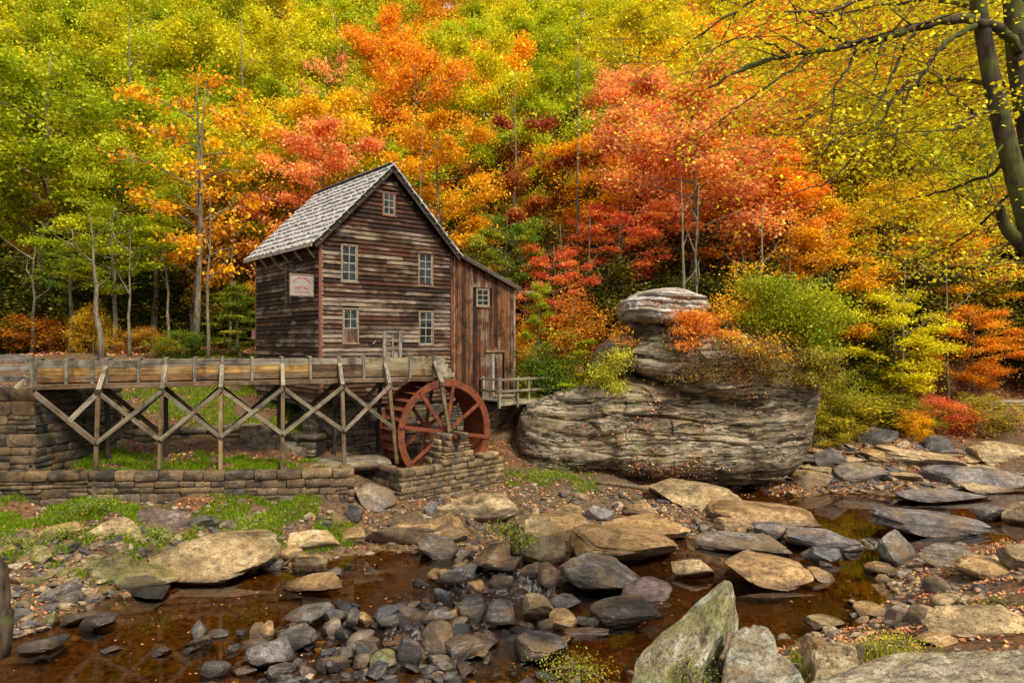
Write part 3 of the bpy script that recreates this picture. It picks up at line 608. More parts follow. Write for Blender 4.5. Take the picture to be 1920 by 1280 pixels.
# ------------------------------------------------------------------ sculpted masses
def sculpt(name, poly, Yc, thick, mat, seed, nth=260, nr=70, strata=.22, freq=1.5, rough=.12, p=2.6, lean=0.0, col=(.33, .275, .185), parent=None, dip=0.0, low=.8):
    P = np.array(poly, float); Yp = Yc - .6 * thick; P = np.stack([(P[:, 0] - 960) / F * Yp, H - (P[:, 1] - 640) / F * Yp], -1)
    cc = P.mean(0); Q = P - cc; ang = np.arctan2(Q[:, 1], Q[:, 0]); o = np.argsort(ang); ang = ang[o]; rad = np.hypot(*Q.T)[o]
    th = np.linspace(-np.pi, np.pi, nth, endpoint=False)
    # straight edges between the corners, then rounded a little
    rb = np.zeros(nth)
    A2 = np.concatenate([ang[-1:] - 2 * np.pi, ang, ang[:1] + 2 * np.pi]); R2 = np.concatenate([rad[-1:], rad, rad[:1]])
    for i, t in enumerate(th):
        k = np.searchsorted(A2, t) ; a0, a1, r0, r1 = A2[k - 1], A2[k], R2[k - 1], R2[k]
        x0, y0, x1, y1 = r0 * math.cos(a0), r0 * math.sin(a0), r1 * math.cos(a1), r1 * math.sin(a1); dx, dy = x1 - x0, y1 - y0
        den = math.cos(t) * dy - math.sin(t) * dx; rb[i] = (x0 * dy - y0 * dx) / den if abs(den) > 1e-6 else r0
    k = np.array([.25, .5, .25]); rb = np.convolve(np.concatenate([rb[-1:], rb, rb[:1]]), k, 'valid')
    f = np.sin(np.linspace(0, np.pi / 2, nr + 1))[1:]                      # more rings near the rim
    rings = np.concatenate([f, f[:-1][::-1]]); side = np.concatenate([-np.ones(nr), np.ones(nr - 1)])
    TH, RR = np.meshgrid(th, rings); SD = side[:, None] * np.ones_like(TH); RB = rb[None] * RR
    X = cc[0] + RB * np.cos(TH); Z = cc[1] + RB * np.sin(TH); Y = Yc + SD * thick * (1 - np.minimum(RR, 1) ** p) ** (1 / p) + lean * (Z - cc[1])
    V = np.stack([X, Y, Z], -1).reshape(-1, 3); V = np.concatenate([V, [[cc[0], Yc - thick, cc[1]], [cc[0], Yc + thick, cc[1]]]])
    nR = len(rings); id_ = np.arange(nR * nth).reshape(nR, nth); nx_ = np.roll(id_, -1, 1)
    q = np.stack([id_[:-1], id_[1:], nx_[1:], nx_[:-1]], -1).reshape(-1, 4).tolist()
    a, b = nR * nth, nR * nth + 1; q += [(a, int(id_[0, i]), int(nx_[0, i])) for i in range(nth)] + [(b, int(nx_[-1, i]), int(id_[-1, i])) for i in range(nth)]
    wz = V[:, 2] + .30 * fbm(V * np.array([.25, .25, .3]) + seed, 3) + dip * V[:, 0]
    def prof(u):
        u = u - np.floor(u); return np.where(u < .72, .25 + .75 * (u / .72) ** .6, 1 - (u - .72) / .28)
    def layers(u, sd2):
        u = u + .8 * perlin(np.stack([u * .7, u * 0 + sd2, u * 0], -1)); c_ = np.floor(u); f_ = u - c_
        hh = lambda c: (np.sin(c * 127.1 + sd2 * 31.7) * 43758.5) % 1.0
        st = hh(c_) + (hh(c_ + 1) - hh(c_)) * np.clip((f_ - .86) / .14, 0, 1)
        cb = np.floor(V[:, 0] * .5 + V[:, 1] * .35 + c_ * .37 + .35 * perlin(V * .8 + sd2)); st = st * .55 + ((np.sin(cb * 12.9 + c_ * 78.2 + sd2) * 43758.5) % 1.0) * .55
        return st * .9 - .55 * np.exp(-((np.minimum(f_, 1 - f_)) / .07) ** 2) * np.clip(.6 + perlin(V * np.array([.35, .35, .8]) + sd2) * 1.6, 0, 1)
    led = layers(wz * freq, 1.0 + seed) * .65 + layers(wz * freq * 2.4 + 3, 5.0 + seed) * .35 + .5
    big = fbm(V * .32 + seed * 3, 3); sm = fbm(V * 2.2 + seed, 4)
    out = V - np.array([cc[0], Yc + lean * 0, cc[1]]); out /= np.linalg.norm(out * np.array([1, 1, 1]), axis=1)[:, None] + 1e-6; out[:, 2] *= .35; out[:, 1] = np.where(out[:, 1] < 0, -np.abs(out[:, 1]) - .3, out[:, 1]); out[:, 0] *= .6
    V = V + out * ((led - .5) * strata + big * rough * low * 2.2 + sm * rough * .35)[:, None]
    return obj(name, mesh(name, V, [tuple(x) for x in q], mat, True), None, parent, col), V
cliff_root = empty('cliff_boulder', (6.6, 29.5, 0), 'huge layered sandstone boulder overhanging the creek right of the mill', 'boulder')
CLV = []
for nm, poly, Y, T, sd, kw in [
  ('lower_mass', [(985,892),(975,850),(972,800),(985,764),(1045,744),(1130,722),(1200,715),(1300,735),(1400,745),(1530,722),(1542,750),(1532,830),(1508,880),(1478,905),(1400,912),(1250,905),(1130,890),(1040,885)], 30.2, 3.0, 1, dict(strata=.52, freq=.95, rough=.14, lean=.08, dip=.04, nth=420, nr=90, p=3.2)),
  ('upper_mass', [(1180,690),(1190,655),(1215,632),(1290,622),(1380,618),(1460,625),(1530,665),(1550,705),(1545,742),(1500,764),(1420,778),(1340,762),(1270,735),(1215,706)], 29.9, 2.8, 2, dict(strata=.44, freq=1.25, rough=.16, nth=360, nr=70, p=3.0)),
  ('neck', [(1184,668),(1200,628),(1245,600),(1340,592),(1430,612),(1440,670),(1320,705),(1210,695)], 30.2, 2.3, 3, dict(strata=.2, freq=1.8, rough=.15, nth=200, nr=40)),
  ('cap', [(1170,582),(1178,562),(1212,546),(1268,541),(1318,556),(1332,580),(1318,602),(1262,614),(1215,606),(1180,598)], 29.9, 1.9, 4, dict(strata=.50, freq=1.15, rough=.2, nth=260, nr=56, col=(.48, .455, .40), p=3.6, own=True)),
  ('under_cap', [(1176,612),(1196,601),(1258,610),(1322,612),(1335,632),(1260,640),(1200,632)], 29.9, 1.5, 5, dict(strata=.12, freq=2.2, rough=.08, nth=200, nr=36, col=(.30, .27, .22)))]:
    own_ = kw.pop('own', False); o, v = sculpt(nm, poly, Y, T, stone if own_ else cliff, sd, parent=cliff_root, **kw); CLV.append(v)
o, v = sculpt('boulder', [(1102,690),(1118,652),(1165,627),(1200,618),(1225,640),(1228,700),(1150,730),(1110,720)], 31.6, 1.5, stone, 7, 150, 36, .06, 1.2, .16, col=(.30, .28, .25)); tag(o, 'pale grey boulder tucked behind the left side of the cliff', 'boulder')
o, v = sculpt('boulder', [(965,700),(975,660),(1020,640),(1060,650),(1075,690),(1030,720)], 35.5, 1.5, stone, 8, 120, 30, .05, 1.2, .12, col=(.26, .23, .20)); tag(o, 'rounded boulder behind the evergreen by the deck', 'boulder')
# leaf litter lodged on the ledges of the boulder
r9 = np.random.RandomState(9); allv = np.concatenate(CLV[:2])
m = (fbm(allv * .7 + 4, 3) > .12) & (allv[:, 1] < 29.6); cand = allv[m]; pick = cand[r9.randint(0, len(cand), 2600)] + r9.normal(size=(2600, 3)) * .03 + np.array([0, -.05, .03])
tag(litter('ledge_leaves', pick, .09, 14, .7), 'brown leaves lodged on the ledges of the cliff', 'leaves')
# foreground slabs
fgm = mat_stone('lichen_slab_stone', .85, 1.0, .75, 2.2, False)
def mat_streak():
    g = N('streaked_slab_stone'); geo = g.n('ShaderNodeNewGeometry'); mp = g.n('ShaderNodeMapping', {'Vector': geo.outputs['Position'], 'Rotation': (0, R(-33), 0)}).outputs[0]
    a = g.noise(g.scl(mp, (7, 4, 1.1)), 1.2, 6, .68, .5); b = g.noise(geo.outputs['Position'], 3, 5, .7); d = g.noise(geo.outputs['Position'], 22, 4, .75)
    c = g.ramp(a, [(.32, (.05, .045, .03)), (.44, (.20, .17, .10)), (.54, (.30, .27, .19)), (.63, (.50, .50, .44))])
    c = g.mix(g.ramp(b, [(.5, 0.), (.62, .7)]), c, rgb(.30, .22, .10)); c = g.mix(g.ramp(d, [(.38, .85), (.48, 0.)]), c, rgb(.03, .028, .018))
    c = g.mix(g.math('MULTIPLY', g.ramp(g.noise(geo.outputs['Position'], 1.6, 4, .6), [(.5, 0.), (.62, 1.)]), .45), c, rgb(.16, .19, .05))
    g.bsdf(c, .85, g.bump(g.math('ADD', g.math('MULTIPLY', a, 1.4), g.math('MULTIPLY', d, .35)), 1., .05), .3); return g.m
fgs = mat_streak()
def slab_mesh(name, outline, label, col, seed, thick, inner=None, mat=None, stretch=(3, 3, 3)):
    """a closed slab: outline points (px,py,Y) of its upper face, rounded over and carried down"""
    T = np.array([at(*p) for p in outline]); c = T.mean(0) if inner is None else np.array(at(*inner)); m = 160
    seg = np.linalg.norm(np.roll(T, -1, 0) - T, axis=1); cum = np.concatenate([[0], np.cumsum(seg)]); t = np.linspace(0, cum[-1], m, endpoint=False)
    TT = np.concatenate([T, T[:1]]); ring = np.stack([np.interp(t, cum, TT[:, k]) for k in range(3)], -1)
    for _ in range(3): ring = (np.roll(ring, 1, 0) + 2 * ring + np.roll(ring, -1, 0)) / 4
    V = []; ks = np.linspace(0.02, 1, 44)
    nrm = np.cross(T[1] - T[0], T[2] - T[0]); nrm /= np.linalg.norm(nrm); nrm = nrm if nrm[2] > 0 else -nrm
    for k in ks: V.append(c + (ring - c) * k - nrm * (.10 * k ** 7))
    for k in np.linspace(.06, 1, 16): V.append(ring + (ring - c) * .03 * math.sin(k * 3) - nrm * .10 - np.array([0, -.12 * k, 1]) * thick * k)
    V = np.concatenate(V); L = len(ks) + 16
    dx_ = np.array(stretch, float); d = fbm(V * .9 + seed, 4) * .07 + fbm(V * 6 + seed, 4) * .022 - np.abs(fbm(V * dx_ + seed, 4)) * .11
    led = V[:, 2] * 0; V = V + nrm * d[:, None] + (V - c) / (np.linalg.norm(V - c, axis=1)[:, None] + .1) * (fbm(V * 2.5 + 7, 3) * .05)[:, None]
    id_ = np.arange(L * m).reshape(L, m); nx_ = np.roll(id_, -1, 1); q = np.stack([id_[:-1], nx_[:-1], nx_[1:], id_[1:]], -1).reshape(-1, 4).tolist()
    q.append(tuple(int(i) for i in id_[0][::-1]))
    o = obj(name, mesh(name, V, [tuple(x) for x in q], mat or fgm, True), None, None, col); tag(o, label, 'rock'); return o
slab_mesh('pointed_slab', [(1383,1076,9.3),(1394,1105,9.2),(1378,1160,8.9),(1330,1240,8.6),(1290,1330,8.2),(1170,1330,8.4),(1215,1215,9.0),(1278,1160,9.3),(1335,1108,9.4),(1370,1080,9.35)], 'tall pointed lichen streaked slab rising at the lower right of the pool', (.29, .27, .19), 3, 1.3, stretch=(5, 2.2, 1.2), mat=fgs)
slab_mesh('flat_slab', [(1372,1175,8.9),(1412,1156,9.2),(1440,1160,9.2),(1462,1196,8.6),(1500,1240,8.0),(1545,1330,7.2),(1345,1330,7.2)], 'pale green flat topped slab right of the pointed one', (.33, .32, .25), 5, 1.6)
slab_mesh('bedrock_slab', [(1520,1272,8.2),(1640,1222,9.2),(1700,1212,9.6),(1800,1216,9.4),(1960,1196,9.4),(2100,1196,9.2),(2100,1420,6.0),(1480,1420,6.2)], 'broad rough bedrock slab filling the bottom right corner', (.36, .31, .22), 8, 1.5)
slab_mesh('weathered_slab', [(1600,1238,9.6),(1560,1190,10.6),(1620,1208,10.2)] if 0 else [(1520,1215,9.6),(1560,1196,10.1),(1604,1200,10.0),(1612,1240,9.2),(1530,1268,8.7)], 'weathered tan slab between the flat topped slab and the bedrock', (.34, .27, .16), 11, 1.0)
# rotten stump, driftwood
mb = MB(); tube(mb, [at(968, 1040, 16.2), at(966, 1010, 16.4), at(965, 982, 16.5)], [.14, .13, .10], 9)
o = obj('rotten_stump', mb.mesh('rotten_stump', bark_f, True)); tag(o, 'short rotten brown stump standing among the tan boulders', 'stump')
mb = MB(); tube(mb, spline([at(1118, 905, 25.2), at(1160, 908, 25.0), at(1216, 916, 24.6)], 3), [.06] * 3 + [.09] * 3 + [.07], 7)
o = obj('driftwood', mb.mesh('driftwood', driftw, True)); tag(o, 'weathered driftwood pole lying under the foot of the cliff', 'driftwood')
mb = MB(); tube(mb, spline([at(1366, 1186, 8.85), at(1362, 1215, 8.6), at(1352, 1235, 8.45)], 3), [.03] * 7, 7)
o = obj('fallen_branch', mb.mesh('fallen_branch', driftw, True)); tag(o, 'pinkish bare branch wedged between the pointed and flat topped slabs', 'branch')
mb = MB(); tube(mb, spline([at(-6, 1230, 9.6), at(0, 1150, 9.65), at(-4, 1080, 9.65), at(-14, 1030, 9.7)], 3), [.17] * 4 + [.13] * 4 + [.06] * 2, 9)
o = obj('snag', mb.mesh('snag', bark_f, True)); tag(o, 'dark mossy tree snag at the left border', 'tree')
# ------------------------------------------------------------------ masonry
def block_shape(seed):
    r = np.random.RandomState(seed); V = []; Fs = []
    # chamfered block: 24 corners
    import itertools
    b = .5; c = .43
    ids = {}
    for sx, sy, sz in itertools.product((-1, 1), repeat=3):
        for k in range(3):
            p = [sx * c, sy * c, sz * c]; p[k] = (sx, sy, sz)[k] * b; ids[(sx, sy, sz, k)] = len(V)
            V.append(np.array(p) + r.uniform(-.035, .035, 3))
    for k in range(3):
        a, d = [j for j in range(3) if j != k]
        for s in (-1, 1):
            q = []
            for u, w in ((-1, -1), (1, -1), (1, 1), (-1, 1)):
                t = [0, 0, 0]; t[k] = s; t[a] = u; t[d] = w; q.append(ids[(*t, k)])
            Fs.append(tuple(q))
    for a in range(3):
        for b_ in range(a + 1, 3):
            e = 3 - a - b_
            for u in (-1, 1):
                for w in (-1, 1):
                    t1 = [0, 0, 0]; t1[a] = u; t1[b_] = w; t2 = list(t1); t1[e] = -1; t2[e] = 1
                    Fs.append((ids[(*t1, a)], ids[(*t1, b_)], ids[(*t2, b_)], ids[(*t2, a)]))
    for s in itertools.product((-1, 1), repeat=3): Fs.append(tuple(ids[(*s, k)] for k in range(3)))
    me = mesh('stone_shape', V, Fs, ashlar); 
    import bmesh
    bm = bmesh.new(); bm.from_mesh(me); bmesh.ops.recalc_face_normals(bm, faces=bm.faces); bm.to_mesh(me); bm.free(); me.polygons.foreach_set('use_smooth', np.ones(len(me.polygons), bool)); return me
BLK = [block_shape(k) for k in range(7)]
def masonry(root, A_, B_, zb, zt, cols, ch=(.14, .30), ln=(.28, .75), depth=.32, seed=0, cap=True, ztop_b=None, zbot_b=None, gap=.014, deep=.5):
    """one face of a rubble wall from A to B (x, y), facing right-hand side of A->B turned towards the camera"""
    r = random.Random(seed); A_ = Vector(A_); B_ = Vector(B_); d = B_ - A_; L = d.length; d = d / L; n = Vector((d.y, -d.x))
    ztop_b = zt if ztop_b is None else ztop_b; zbot_b = zb if zbot_b is None else zbot_b
    A0, B0 = A_.copy(), B_.copy(); ei = min(.06, L * .2); ca = MB(); o3 = Vector((A_.x, A_.y, 0)) - Vector((n.x, n.y, 0)) * .03
    P = [(A_ + d * ei - n * .06), (B_ - d * ei - n * .06), (B_ - d * ei - n * depth), (A_ + d * ei - n * depth)]
    zs = [(zb, zt), (zbot_b, ztop_b), (zbot_b, ztop_b), (zb, zt)]
    ca.add([(p.x, p.y, z[0] - deep) for p, z in zip(P, zs)] + [(p.x, p.y, z[1] - .06) for p, z in zip(P, zs)], [(0, 1, 5, 4), (1, 2, 6, 5), (2, 3, 7, 6), (3, 0, 4, 7), (4, 5, 6, 7), (3, 2, 1, 0)])
    obj('mortar_core', ca.mesh('mortar_core', mortar), None, root)
    rows = []; v = 0.0
    while v < 1:
        h = r.uniform(*ch) / (zt - zb)
        if 1 - v - h < .6 * ch[0] / (zt - zb): h = 1 - v
        rows.append((v, min(v + h, 1))); v += h
    cnt = 0
    for ri, (v0, v1) in enumerate(rows):
        s = 0.0; top = cap and ri == len(rows) - 1
        while s < L - 1e-6:
            l = r.uniform(*ln) * (1.25 if top else 1)
            if L - s - l < ln[0] * .6: l = L - s
            m = (s + l / 2) / L; z0 = (zb + (zt - zb) * v0) * (1 - m) + (zbot_b + (ztop_b - zbot_b) * v0) * m; z1 = (zb + (zt - zb) * v1) * (1 - m) + (zbot_b + (ztop_b - zbot_b) * v1) * m
            parts = [(z0, z1)]
            if not top and r.random() < .3 and z1 - z0 > .2: zm = z0 + (z1 - z0) * r.uniform(.4, .6); parts = [(z0, zm), (zm, z1)]
            for a, b in parts:
                out = r.uniform(-.025, .035) + (.03 if top else 0); dd = depth + .02 if top else .20
                pc = A_ + d * (s + l / 2) + n * (out - dd / 2)
                M = Matrix.Translation((pc.x, pc.y, (a + b) / 2)) @ Matrix(((d.x, -n.x, 0, 0), (d.y, -n.y, 0, 0), (0, 0, 1, 0), (0, 0, 0, 1))) @ Matrix.Rotation(R(r.uniform(-2.2, 2.2)), 4, 'Y') @ Matrix.Diagonal((l - gap, dd, b - a - gap, 1))
                c = r.choice(cols); k = r.uniform(.5, 1.35)
                obj('stone', r.choice(BLK), M, root, tuple(q * k for q in c)); cnt += 1
            s += l
    return cnt
WC = [(.14, .095, .055), (.09, .065, .042), (.19, .13, .07), (.06, .044, .03), (.23, .155, .08), (.11, .085, .06)]
WY2 = [(.36, .29, .15), (.30, .22, .11), (.40, .31, .17), (.24, .20, .12), (.33, .28, .18)]
def xy(px, Y): return ((px - 960) / F * Y, Y)
rw = empty('retaining_wall', (*xy(400, 20.6), 1.0), 'low brown stone retaining wall running along the left bank under the flume', 'wall')
masonry(rw, xy(-120, 19.3), xy(165, 20.05), 1.0, 2.33, [(.10, .07, .035), (.07, .05, .025), (.14, .095, .045)], (.2, .32), (.35, .9), seed=1, ztop_b=2.26)
masonry(rw, xy(165, 20.0), xy(420, 20.6), 1.0, 2.27, WC, (.18, .30), (.35, .85), seed=2, ztop_b=2.14, zbot_b=.95)
masonry(rw, xy(420, 20.6), xy(664, 21.5), .95, 2.14, WC, (.18, .30), (.3, .8), seed=3, ztop_b=2.06, zbot_b=.8)
masonry(rw, xy(664, 21.5), xy(655, 22.4), .8, 2.06, WC, (.18, .30), (.3, .6), seed=4)
pw = empty('wheel_pit_wall', (*xy(757, 22.3), .7), 'stone pit wall with a tapered pier standing in front of the water wheel', 'wall')
PC = [(.24, .17, .09), (.17, .125, .07), (.28, .20, .105), (.12, .09, .055), (.20, .15, .085)]
C1 = xy(752, 22.3); C2 = (-.30, 25.55)
masonry(pw, (-6.9, 25.7), C1, .85, 1.99, WC, (.16, .26), (.3, .7), seed=5, ztop_b=1.86, zbot_b=.65)
masonry(pw, C1, C2, .62, 1.88, PC, (.15, .25), (.3, .65), seed=6, ztop_b=1.78, zbot_b=.62)
masonry(pw, C2, (-1.4, 26.8), .62, 1.78, PC, (.15, .25), (.3, .6), seed=7)
dW = (Vector(C2) - Vector(C1)).normalized(); nW = Vector((dW.y, -dW.x))
def onwall(s, o=0): p = Vector(C1) + dW * s + nW * o; return (p.x, p.y)
# the tapered pier, in shrinking lifts
pier_c = 2.42
for k in range(5):
    hw = .72 - .075 * k; z0 = 1.80 + k * .20 - (.0 if k else 0); o1 = .06 - .02 * k
    a, b = onwall(pier_c - hw, o1), onwall(pier_c + hw, o1); c, d_ = onwall(pier_c + hw, o1 - .9 + .05 * k), onwall(pier_c - hw, o1 - .9 + .05 * k)
    if k == 4: z1 = 2.52
    for q, (u, v) in enumerate(((a, b), (b, c), (d_, a), (c, d_))):
        masonry(pw, u, v, z0, z0 + .2, PC, (.18, .22), (.22, .5), depth=.2, seed=20 + k * 4 + q, cap=False, deep=0)
mbp = MB(); mbp.box((*onwall(pier_c - .42, .0), 2.74), (dW.x * .84, dW.y * .84, 0), (-nW.x * .72, -nW.y * .72, 0), (0, 0, .07)); obj('cap_slab', mbp.mesh('cap_slab', ashlar), None, pw, (.30, .25, .17))
masonry(pw, onwall(3.55, .03), onwall(4.35, .03), 1.74, 1.98, PC, (.2, .24), (.3, .5), depth=.5, seed=61)
ab = empty('flume_abutment', (*xy(20, 19.6), 2.2), 'rough stone abutment carrying the left end of the flume', 'wall')
masonry(ab, xy(-160, 20.0), xy(66, 20.12), 2.0, 4.66, [(.13, .095, .05), (.08, .06, .035), (.18, .125, .06), (.05, .04, .028)], (.24, .42), (.4, .9), seed=8, depth=.5)
masonry(ab, xy(66, 20.12), (-13.5, 24.0), 2.0, 4.66, [(.035, .028, .02), (.05, .04, .028)], (.24, .42), (.4, .9), seed=9, depth=.5)  # side face turned from the light: its shade is put into darker stone colours
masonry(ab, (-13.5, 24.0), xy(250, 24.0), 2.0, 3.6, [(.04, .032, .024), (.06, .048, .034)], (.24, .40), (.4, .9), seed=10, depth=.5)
st = empty('stone_steps', (*xy(450, 24.5), 2.1), 'dark stone wall and steps climbing the bank behind the trestle', 'steps')
masonry(st, xy(250, 24.0), xy(450, 25.1), 2.0, 2.95, [(.09, .075, .06), (.13, .105, .08), (.06, .05, .04)], (.28, .42), (.5, 1.1), seed=11, depth=.6)
masonry(st, xy(540, 24.4), xy(588, 24.0), 2.0, 2.75, [(.10, .085, .06), (.14, .115, .08)], (.2, .3), (.35, .7), seed=12, depth=.8)
for k in range(5):
    a = at(455 + k * 24, 850 - 0 * k, 24.3 - .0 * k); zt = 3.0 - k * .17
    m_ = MB(); x0 = (455 + k * 24 - 960) / F * (24.9 - k * .12); m_.box((x0, 24.6 - k * .12, 1.9), (.62, 0, 0), (0, .9, 0), (0, 0, zt - 1.9)); o = obj('step', m_.mesh('step', ashlar), None, st, (.26, .22, .16))
o = obj('ledge_slab', BLK[2], Matrix.Translation((*xy(655, 23.6), 1.86)) @ Matrix.Rotation(.35, 4, 'Z') @ Matrix.Diagonal((2.6, 1.5, .3, 1)), None, (.22, .19, .14)); tag(o, 'flat stone ledge in the shade between the retaining wall and the wheel', 'rock')
fw = empty('roadside_wall', (*xy(1860, 36), 2), 'low mossy stone wall beside the path at the far right', 'wall')
masonry(fw, xy(1776, 35.6), xy(2060, 35.2), 1.55, 2.82, [(.20, .17, .09), (.15, .12, .07), (.26, .21, .11)], (.2, .34), (.4, .9), seed=13, depth=.6)
pth = MB(); pth.box((*xy(1790, 36.0), 2.84), (14, -.4, 0), (0, 1.6, 0), (0, 0, .04)); o = obj('path', pth.mesh('path', mat_flat('path_gravel', (.30, .26, .23), .9))); tag(o, kind='structure')

# ------------------------------------------------------------------ timber pieces
def beam_shape(seed):
    r = np.random.RandomState(seed); V = []; Fs = []; c = .42
    prof = [(-.5, -c), (-c, -.5), (c, -.5), (.5, -c), (.5, c), (c, .5), (-c, .5), (-.5, c)]
    for i, x in enumerate((-.5, -.17, .17, .5)):
        w = 1 + r.uniform(-.05, .05); ox, oy = r.uniform(-.035, .035, 2) if 0 < i < 3 else (0, 0)
        for a, b in prof: V.append((x + (r.uniform(-.002, .002)), a * w + ox, b * w + oy))
    for i in range(3):
        for k in range(8): q = i * 8 + k; p = i * 8 + (k + 1) % 8; Fs.append((q, p, p + 8, q + 8))
    Fs += [tuple(range(8))[::-1], tuple(range(24, 32))]
    me = {}
    for m in (wood, rust, clap_mat, vert_mat, trim_r, trim_t, trim_w, bronze, dark):
        q = mesh('beam_shape', V, Fs, m); me[m.name] = q
    import bmesh
    for q in me.values():
        bm = bmesh.new(); bm.from_mesh(q); bmesh.ops.recalc_face_normals(bm, faces=bm.faces); bm.to_mesh(q); bm.free()
    return me
BEAM = [beam_shape(k) for k in range(4)]
def beam(name, p0, p1, w, h, parent, col=(.2, .16, .12), mat=None, up=(0, 0, 1), k=None):
    """w across (perpendicular to up), h along up"""
    p0 = Vector(p0); p1 = Vector(p1); d = p1 - p0; L = d.length; x = d / L; u = Vector(up)
    if abs(x.dot(u)) > .97: u = Vector((0, 1, 0))
    y = u.cross(x).normalized(); z = x.cross(y); c = (p0 + p1) / 2; m = mat or wood
    M = Matrix(((x.x * L, y.x * w, z.x * h, c.x), (x.y * L, y.y * w, z.y * h, c.y), (x.z * L, y.z * w, z.z * h, c.z), (0, 0, 0, 1)))
    k = rr.randrange(4) if k is None else k
    q = rr.uniform(.78, 1.15)
    return obj(name, BEAM[k][m.name], M, parent, tuple(v * q for v in col))

# ------------------------------------------------------------------ the mill
g_ = Vector((.768, .640, 0)); s_ = Vector((-.640, .768, 0)); Zc = 25.0
O = Vector((-.277 * Zc, Zc, 0)); gn = Vector((.640, -.768, 0)); sn = Vector((-.768, -.640, 0)); UP = Vector((0, 0, 1))
GW = 5.66; SL = 6.34; ZB = 3.62; PK = 12.78; 
def gpt(s, z, off=0): p = O + g_ * s + gn * off; return Vector((p.x, p.y, z))
def spt(s, z, off=0): p = O + s_ * s + sn * off; return Vector((p.x, p.y, z))
def g_s(px):     # distance along the gable wall of the vertical at px
    x = (px - 960) / F; return (x * O.y - O.x) / (g_.x - x * g_.y)
def g_z(px, py): return H - (py - 640) / F * (O.y + g_.y * g_s(px))
def rz(s): return PK - .20 - abs(s - GW / 2) * 1.015     # underside of the roof along the gable
mill = empty('grist_mill', (O.x, O.y, ZB), 'two storey weathered brown clapboard grist mill with a steep shake roof and plank lean-to', 'mill')
# inner shell
mb = MB(); e = .06
a0, a1, a2, a3 = gpt(e, 0, -e), gpt(GW - e, 0, -e), gpt(GW - e, 0, -SL), gpt(e, 0, -SL)
zz = rz(0) - .05
mb.add([(p.x, p.y, z) for z in (ZB, zz) for p in (a0, a1, a2, a3)] + [tuple(gpt(GW / 2, rz(GW / 2) - .05, -e)), tuple(gpt(GW / 2, rz(GW / 2) - .05, -SL))],
       [(0, 1, 5, 4), (1, 2, 6, 5), (2, 3, 7, 6), (3, 0, 4, 7), (4, 5, 8), (6, 7, 9), (0, 3, 2, 1)])
obj('wall_sheathing', mb.mesh('wall_sheathing', dark), None, mill)
WIN = []   # (s0, s1, z0, z1) on the gable wall
for x0, y0, x1, y1 in ((638, 458, 670, 528), (783, 473, 811, 535), (641, 577, 672, 643), (784, 582, 812, 646), (716, 360, 741, 404)):
    s0, s1 = g_s(x0), g_s(x1); xm = (x0 + x1) / 2; WIN.append((s0, s1, g_z(xm, y1), g_z(xm, y0)))
CL = .168; cols_g = [(.055, .024, .012), (.09, .042, .022), (.028, .014, .009), (.12, .065, .04), (.09, .028, .014), (.17, .125, .09), (.23, .185, .145)]
cols_s = [(.045, .021, .011), (.08, .036, .017), (.032, .017, .010), (.14, .06, .025), (.055, .027, .014)]
def clap(P, nrm, s0, s1, z, col, parent):
    a, b = P(s0 + .004, 0), P(s1 - .004, 0); h = CL * 1.16; t = .07; j = rr.uniform(-.004, .004)
    n = nrm
    V = [a + n * (t + .004 + j) + UP * z, b + n * (t + .004 - j) + UP * (z + rr.uniform(-.004, .004)), b + n * .004 + UP * (z + h), a + n * .004 + UP * (z + h), a + n * .0 + UP * z, b + n * .0 + UP * z]
    V += [a - n * .01 + UP * (z + h), b - n * .01 + UP * (z + h)]
    m = MB(); m.add(V, [(0, 1, 2, 3), (4, 5, 1, 0), (0, 3, 6, 4), (1, 5, 7, 2), (3, 2, 7, 6)])
    return obj('clapboard', m.mesh('clapboard', clap_mat), None, parent, col)
z = ZB; row = 0
while z < rz(GW / 2) - .1:
    lo, hi = 0.0, GW
    if z + CL > rz(0): lo = GW / 2 - (PK - .20 - z - CL) / 1.015; hi = GW - lo
    if hi - lo > .15:
        iv = [(lo, hi)]
        for (a, b, z0, z1) in WIN:
            if z + CL * .5 > z0 and z + CL * .5 < z1:
                nv = []
                for (p, q) in iv:
                    if b <= p or a >= q: nv.append((p, q))
                    else: nv += [(p, a)] * (a - p > .03) + [(b, q)] * (q - b > .03)
                iv = nv
        frac = (z - ZB) / (rz(GW / 2) - ZB)
        for (p, q) in iv:
            cuts = [p, q]
            if q - p > 2.2: cuts = [p, p + (q - p) * rr.uniform(.25, .75), q]
            for u, v in zip(cuts, cuts[1:]):
                c = rr.choice(cols_g if .02 < frac < .52 + .06 * rr.random() else cols_g[:3] + [cols_g[4]]); clap(lambda s, _: gpt(s, 0), gn, u, v, z, c, mill)
    z += CL; row += 1
z = ZB - .0; sag = 0
while z < rz(0) + .05:
    cuts = [0, SL * rr.uniform(.3, .7), SL]
    for u, v in zip(cuts, cuts[1:]):
        c = rr.choice(cols_s); 
        if rr.random() < .08: c = (.22, .13, .06)
        clap(lambda s, _: spt(s, 0), sn, u, v, z, c, mill)
    z += CL
